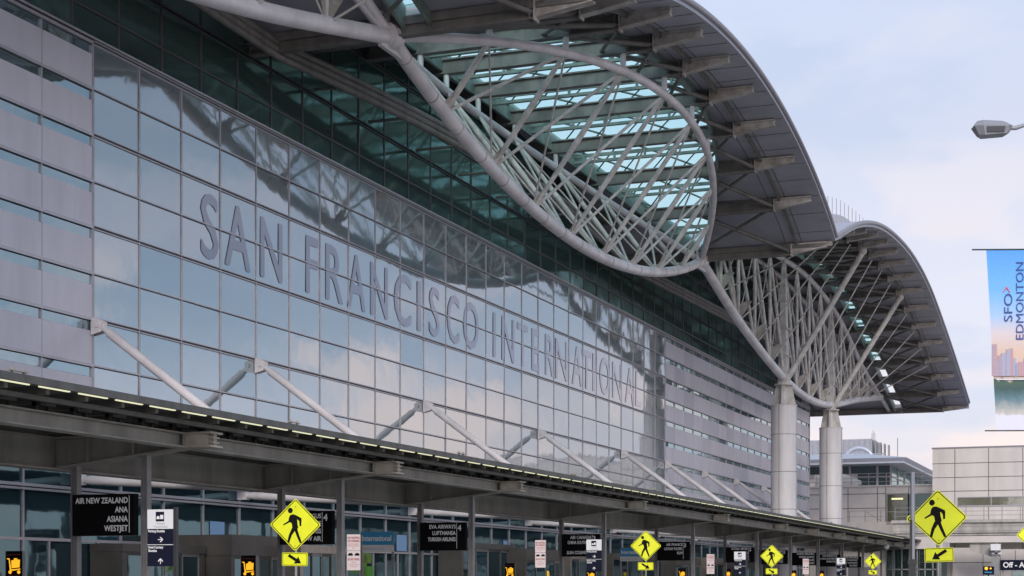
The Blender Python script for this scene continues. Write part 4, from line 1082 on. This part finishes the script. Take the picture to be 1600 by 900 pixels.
xm0, zm1 = onY(1262, 688, Yv+8); xm1, zm1 = onY(1376, 685, Yv+8)
m = MB(); m.box(xm0-6, xm1-1.0, Yv+8, Yv+16, ze+.5, zm1); mh = m.build('plant_room', 'mech', TB)
m = MB()
for i in range(5): m.box(xm1-1.0+i*.35, xm1-.9+i*.35, Yv+8+i*.6, Yv+9+i*.6, ze+.4, zm1-.1*i-.1)
m.box(xm1-1.2, xm1+.5, Yv+7.9, Yv+8.0, ze+1.2, ze+1.32)
for i in range(14): x = xm0+i*(xm1-xm0)/14; m.box(x-.03, x+.03, Yv+7.96, Yv+8, ze+.5, zm1-.1)
m.build('plant_louvre', 'galv', mh)
m = MB()
cx, cz = onY(1342, 706, Yv+4)
m.tube([(cx+1.4*math.cos(a), Yv+4, cz-.8+1.2*math.sin(a)) for a in [math.pi*i/10 for i in range(11)]], .22, 8); m.build('duct', 'metalroof', TB)
m = MB()
for px, pa_, pb_ in ((1364, 686, 672), (1366.5, 686, 676), (1362, 686, 677)): x, za = onY(px, pa_, Yv+8); zb_ = onY(px, pb_, Yv+8)[1]; m.tube([(x, Yv+8.2, za-.3), (x, Yv+8.2, zb_)], .035, 5)
x, za = onY(1396, 708, Yv); zb_ = onY(1396, 681, Yv)[1]; m.tube([(x, Yv+3, za-.6), (x, Yv+3, zb_)], .05, 5)
m.build('antenna', 'galv', TB)
# ------------------------------------------------------------------ street lamp with banner, at the right edge
ZL = 26.
PP = atz(1652, 500, ZL)
LP = thing('street_lamp', 'grey street lamp head on a curved arm against the sky at upper right', 'street lamp', (PP.x, PP.y, 0))
hd_ = atz(1521, 196, ZL); he = atz(1579, 200, ZL); top = atz(1652, 188, ZL)
R_v = Vector((CT, ST, 0)); F_v = Vector((-ST, CT, 0)); U_v = Vector((0, 0, 1))
m = MB(); m.tube([(PP.x, PP.y, 0), (PP.x, PP.y, top.z+.2)], [.11, .07], 14); m.build('pole', 'galv', LP)
m = MB(); m.tube([he+U_v*-.0, he+R_v*.08+U_v*.0, he+R_v*.2+U_v*.04, he+R_v*.5+U_v*.10, Vector((PP.x, PP.y, top.z))], [.035, .035, .03, .03, .035], 10); m.build('arm', 'lampgrey', LP)
m = MB()
c0 = atz(1550, 200, ZL)
def lp(u, w, z): return c0+R_v*u+F_v*w+U_v*z
top_ = [lp(-.27, -.08, .09), lp(.20, -.11, .08), lp(.20, .12, .08), lp(-.27, .08, .09)]
mid_ = [lp(-.30, -.10, .01), lp(-.18, -.17, .0), lp(.22, -.17, .0), lp(.30, -.08, .02), lp(.30, .08, .02), lp(.22, .17, 0), lp(-.18, .17, 0), lp(-.30, .10, .01)]
up_ = [lp(-.24, -.06, .095), lp(-.16, -.10, .10), lp(.14, -.10, .085), lp(.22, -.05, .075), lp(.22, .05, .075), lp(.14, .10, .085), lp(-.16, .10, .10), lp(-.24, .06, .095)]
lo_ = [lp(-.22, -.07, -.12), lp(-.14, -.13, -.14), lp(.20, -.13, -.11), lp(.26, -.06, -.08), lp(.26, .06, -.08), lp(.20, .13, -.11), lp(-.14, .13, -.14), lp(-.22, .07, -.12)]
m.add(up_+mid_+lo_, [tuple(range(8)), tuple(range(23, 15, -1))]+[(i+8, (i+1) % 8+8, (i+1) % 8, i) for i in range(8)]+[(i+16, (i+1) % 8+16, (i+1) % 8+8, i+8) for i in range(8)])
HD = m.build('lamp_head', 'lampgrey', LP)
m = MB(); m.hexa([lp(-.12, -.15, -.10), lp(.15, -.15, -.09), lp(.15, -.11, -.12), lp(-.12, -.11, -.14)], [lp(-.13, -.176, -.02), lp(.16, -.176, -.015), lp(.16, -.10, -.03), lp(-.13, -.10, -.03)]); m.build('lens', 'lens', HD)
# banner
ba = atz(1541, 391, ZL); bw = 1.06; k = ZL/FPX
yawb = TH*.92
BN = thing('street_banner', 'blue printed lamp post banner reading SFO and EDMONTON over a riverside skyline', 'banner', (PP.x, PP.y, 0))
fr = frameY(ba.x, ba.y, ba.z, yawb)
H = 282*k
def bx(px, py): return ((px-1541)*k, -(py-391)*k)
def lean(p): return (p[0]+.055*(-p[1]/H)*1.0*(1-p[0]/bw), p[1])
m = MB(); nn = 12
q = []
for i in range(nn+1):
    t_ = i/nn; y_ = -H*t_; l_ = .16*t_
    q += [fr @ Vector((l_, y_, .004*math.sin(t_*7))), fr @ Vector((bw, y_, .01*math.sin(t_*5)))]
m.add(q, [(2*i, 2*i+1, 2*i+3, 2*i+2) for i in range(nn)])
gm = bpy.data.materials.new('banner print'); gm.use_nodes = True
gn, gl_ = gm.node_tree.nodes, gm.node_tree.links
ge = gn.new('ShaderNodeNewGeometry'); sp = gn.new('ShaderNodeSeparateXYZ'); mrz = gn.new('ShaderNodeMapRange'); rp = gn.new('ShaderNodeValToRGB')
mrz.inputs[1].default_value = ba.z; mrz.inputs[2].default_value = ba.z-H
e = rp.color_ramp.elements
st = [(0, (.08,.33,.78)), (.22, (.16,.45,.85)), (.36, (.36,.55,.82)), (.46, (.66,.58,.60)), (.56, (.68,.50,.40)), (.71, (.62,.48,.42)), (.72, (.06,.12,.08)), (.77, (.04,.09,.09)), (.82, (.10,.20,.24)), (.905, (.52,.50,.46)), (.915, (.70,.70,.78)), (1, (.70,.70,.78))]
while len(e) < len(st): e.new(.5)
for i, (p_, c_) in enumerate(st): e[i].position = p_; e[i].color = (*c_, 1)
gl_.new(ge.outputs['Position'], sp.inputs[0]); gl_.new(sp.outputs['Z'], mrz.inputs[0])
nz = gn.new('ShaderNodeTexNoise'); nz.inputs['Scale'].default_value = 7; nz.inputs['Detail'].default_value = 8; nz.inputs['Roughness'].default_value = .7
gl_.new(ge.outputs['Position'], nz.inputs[0])
m1_ = gn.new('ShaderNodeMath'); m1_.operation = 'MULTIPLY_ADD'; m1_.inputs[1].default_value = .10; m1_.inputs[2].default_value = -.05; gl_.new(nz.outputs[0], m1_.inputs[0])
m3_ = gn.new('ShaderNodeMapRange'); m3_.inputs[1].default_value = .6; m3_.inputs[2].default_value = .72; m3_.inputs[3].default_value = 0; m3_.inputs[4].default_value = 1; gl_.new(mrz.outputs[0], m3_.inputs[0])
m4_ = gn.new('ShaderNodeMapRange'); m4_.inputs[1].default_value = .93; m4_.inputs[2].default_value = .90; m4_.inputs[3].default_value = 0; m4_.inputs[4].default_value = 1; gl_.new(mrz.outputs[0], m4_.inputs[0])
m5_ = gn.new('ShaderNodeMath'); m5_.operation = 'MULTIPLY'; gl_.new(m3_.outputs[0], m5_.inputs[0]); gl_.new(m4_.outputs[0], m5_.inputs[1])
m2_ = gn.new('ShaderNodeMath'); m2_.operation = 'MULTIPLY_ADD'; gl_.new(m1_.outputs[0], m2_.inputs[0]); gl_.new(m5_.outputs[0], m2_.inputs[1]); gl_.new(mrz.outputs[0], m2_.inputs[2])
gl_.new(m2_.outputs[0], rp.inputs[0]); gl_.new(rp.outputs[0], gn['Principled BSDF'].inputs['Base Color'])
gn['Principled BSDF'].inputs['Roughness'].default_value = .6
m.build('cloth', gm, BN)
rt = Matrix.Rotation(math.radians(90), 4, 'Z')
t = MB(); f2 = fr @ Matrix.Translation((*bx(1581, 503), 0)) @ rt; text(t, 'SFO', f2, 0, 0, 13*k, w0=.02, width=44*k)
f2 = fr @ Matrix.Translation((*bx(1598.5, 531), 0)) @ rt; text(t, 'EDMONTON', f2, 0, 0, 12*k, w0=.02, width=121*k); t.build('lettering', 'bnavy', BN)
t = MB(); f2 = fr @ Matrix.Translation((*bx(1577, 458), 0)) @ rt; t.poly([(0, 0), (.02, 0), (.1, .05), (.02, .1), (0, .1), (.075, .05)], f2, .003, .02); t.build('arrow_mark', 'bred', BN)
t = MB(); t2 = MB()
for px, w_, tp in ((1549, 8, 538), (1559, 9, 556), (1569, 8, 553), (1576, 6, 545), (1590, 16, 566)):
    u, v = bx(px, 588); t.poly([(u, v), (u+w_*k, v), (u+w_*k, v+(588-tp)*k), (u, v+(588-tp)*k)], fr, .003, .016)
for px, w_, tp in ((1564, 6, 552), (1572, 5, 546), (1582, 4, 560)):
    u, v = bx(px, 588); t2.poly([(u, v), (u+w_*k, v), (u+w_*k, v+(588-tp)*k), (u, v+(588-tp)*k)], fr, .003, .02)
for px, w_, tp in ((1556, 4, 562), (1565, 5, 566), (1580, 5, 570), (1587, 7, 568), (1599, 8, 560)):
    u, v = bx(px, 588); t2.poly([(u, v), (u+w_*k, v), (u+w_*k, v+(588-tp)*k), (u, v+(588-tp)*k)], fr, .003, .012)
tw = MB()
for px, w_, tp in ((1549, 8, 538), (1559, 9, 556), (1569, 8, 553)):
    for i in range(int((586-tp)/4)):
        u, v = bx(px+1.2, 586-i*4); tw.poly([(u, v), (u+(w_-2.4)*k, v), (u+(w_-2.4)*k, v+1.3*k), (u, v+1.3*k)], fr, .002, .020)
tw.build('printed_windows', 'btower2', BN)
t.build('printed_tower', 'btower', BN); t2.build('printed_tower', 'btower2', BN)
t = MB(); u, v = bx(1556, 594); t.poly([(u, v), (bw, v), (bw, v+.018), (u, v+.018)], fr, .003, .024); t.build('printed_bridge', 'bpale', BN)
m = MB(); u = fr @ Vector((-.22, .01, 0)); m.tube([u, fr @ Vector((bw+.05, .01, 0))], .012, 6); u = fr @ Vector((.10-.12, -H, 0)); m.tube([u, fr @ Vector((bw+.05, -H, 0))], .010, 6); m.build('banner_rod', 'darkpost', BN)
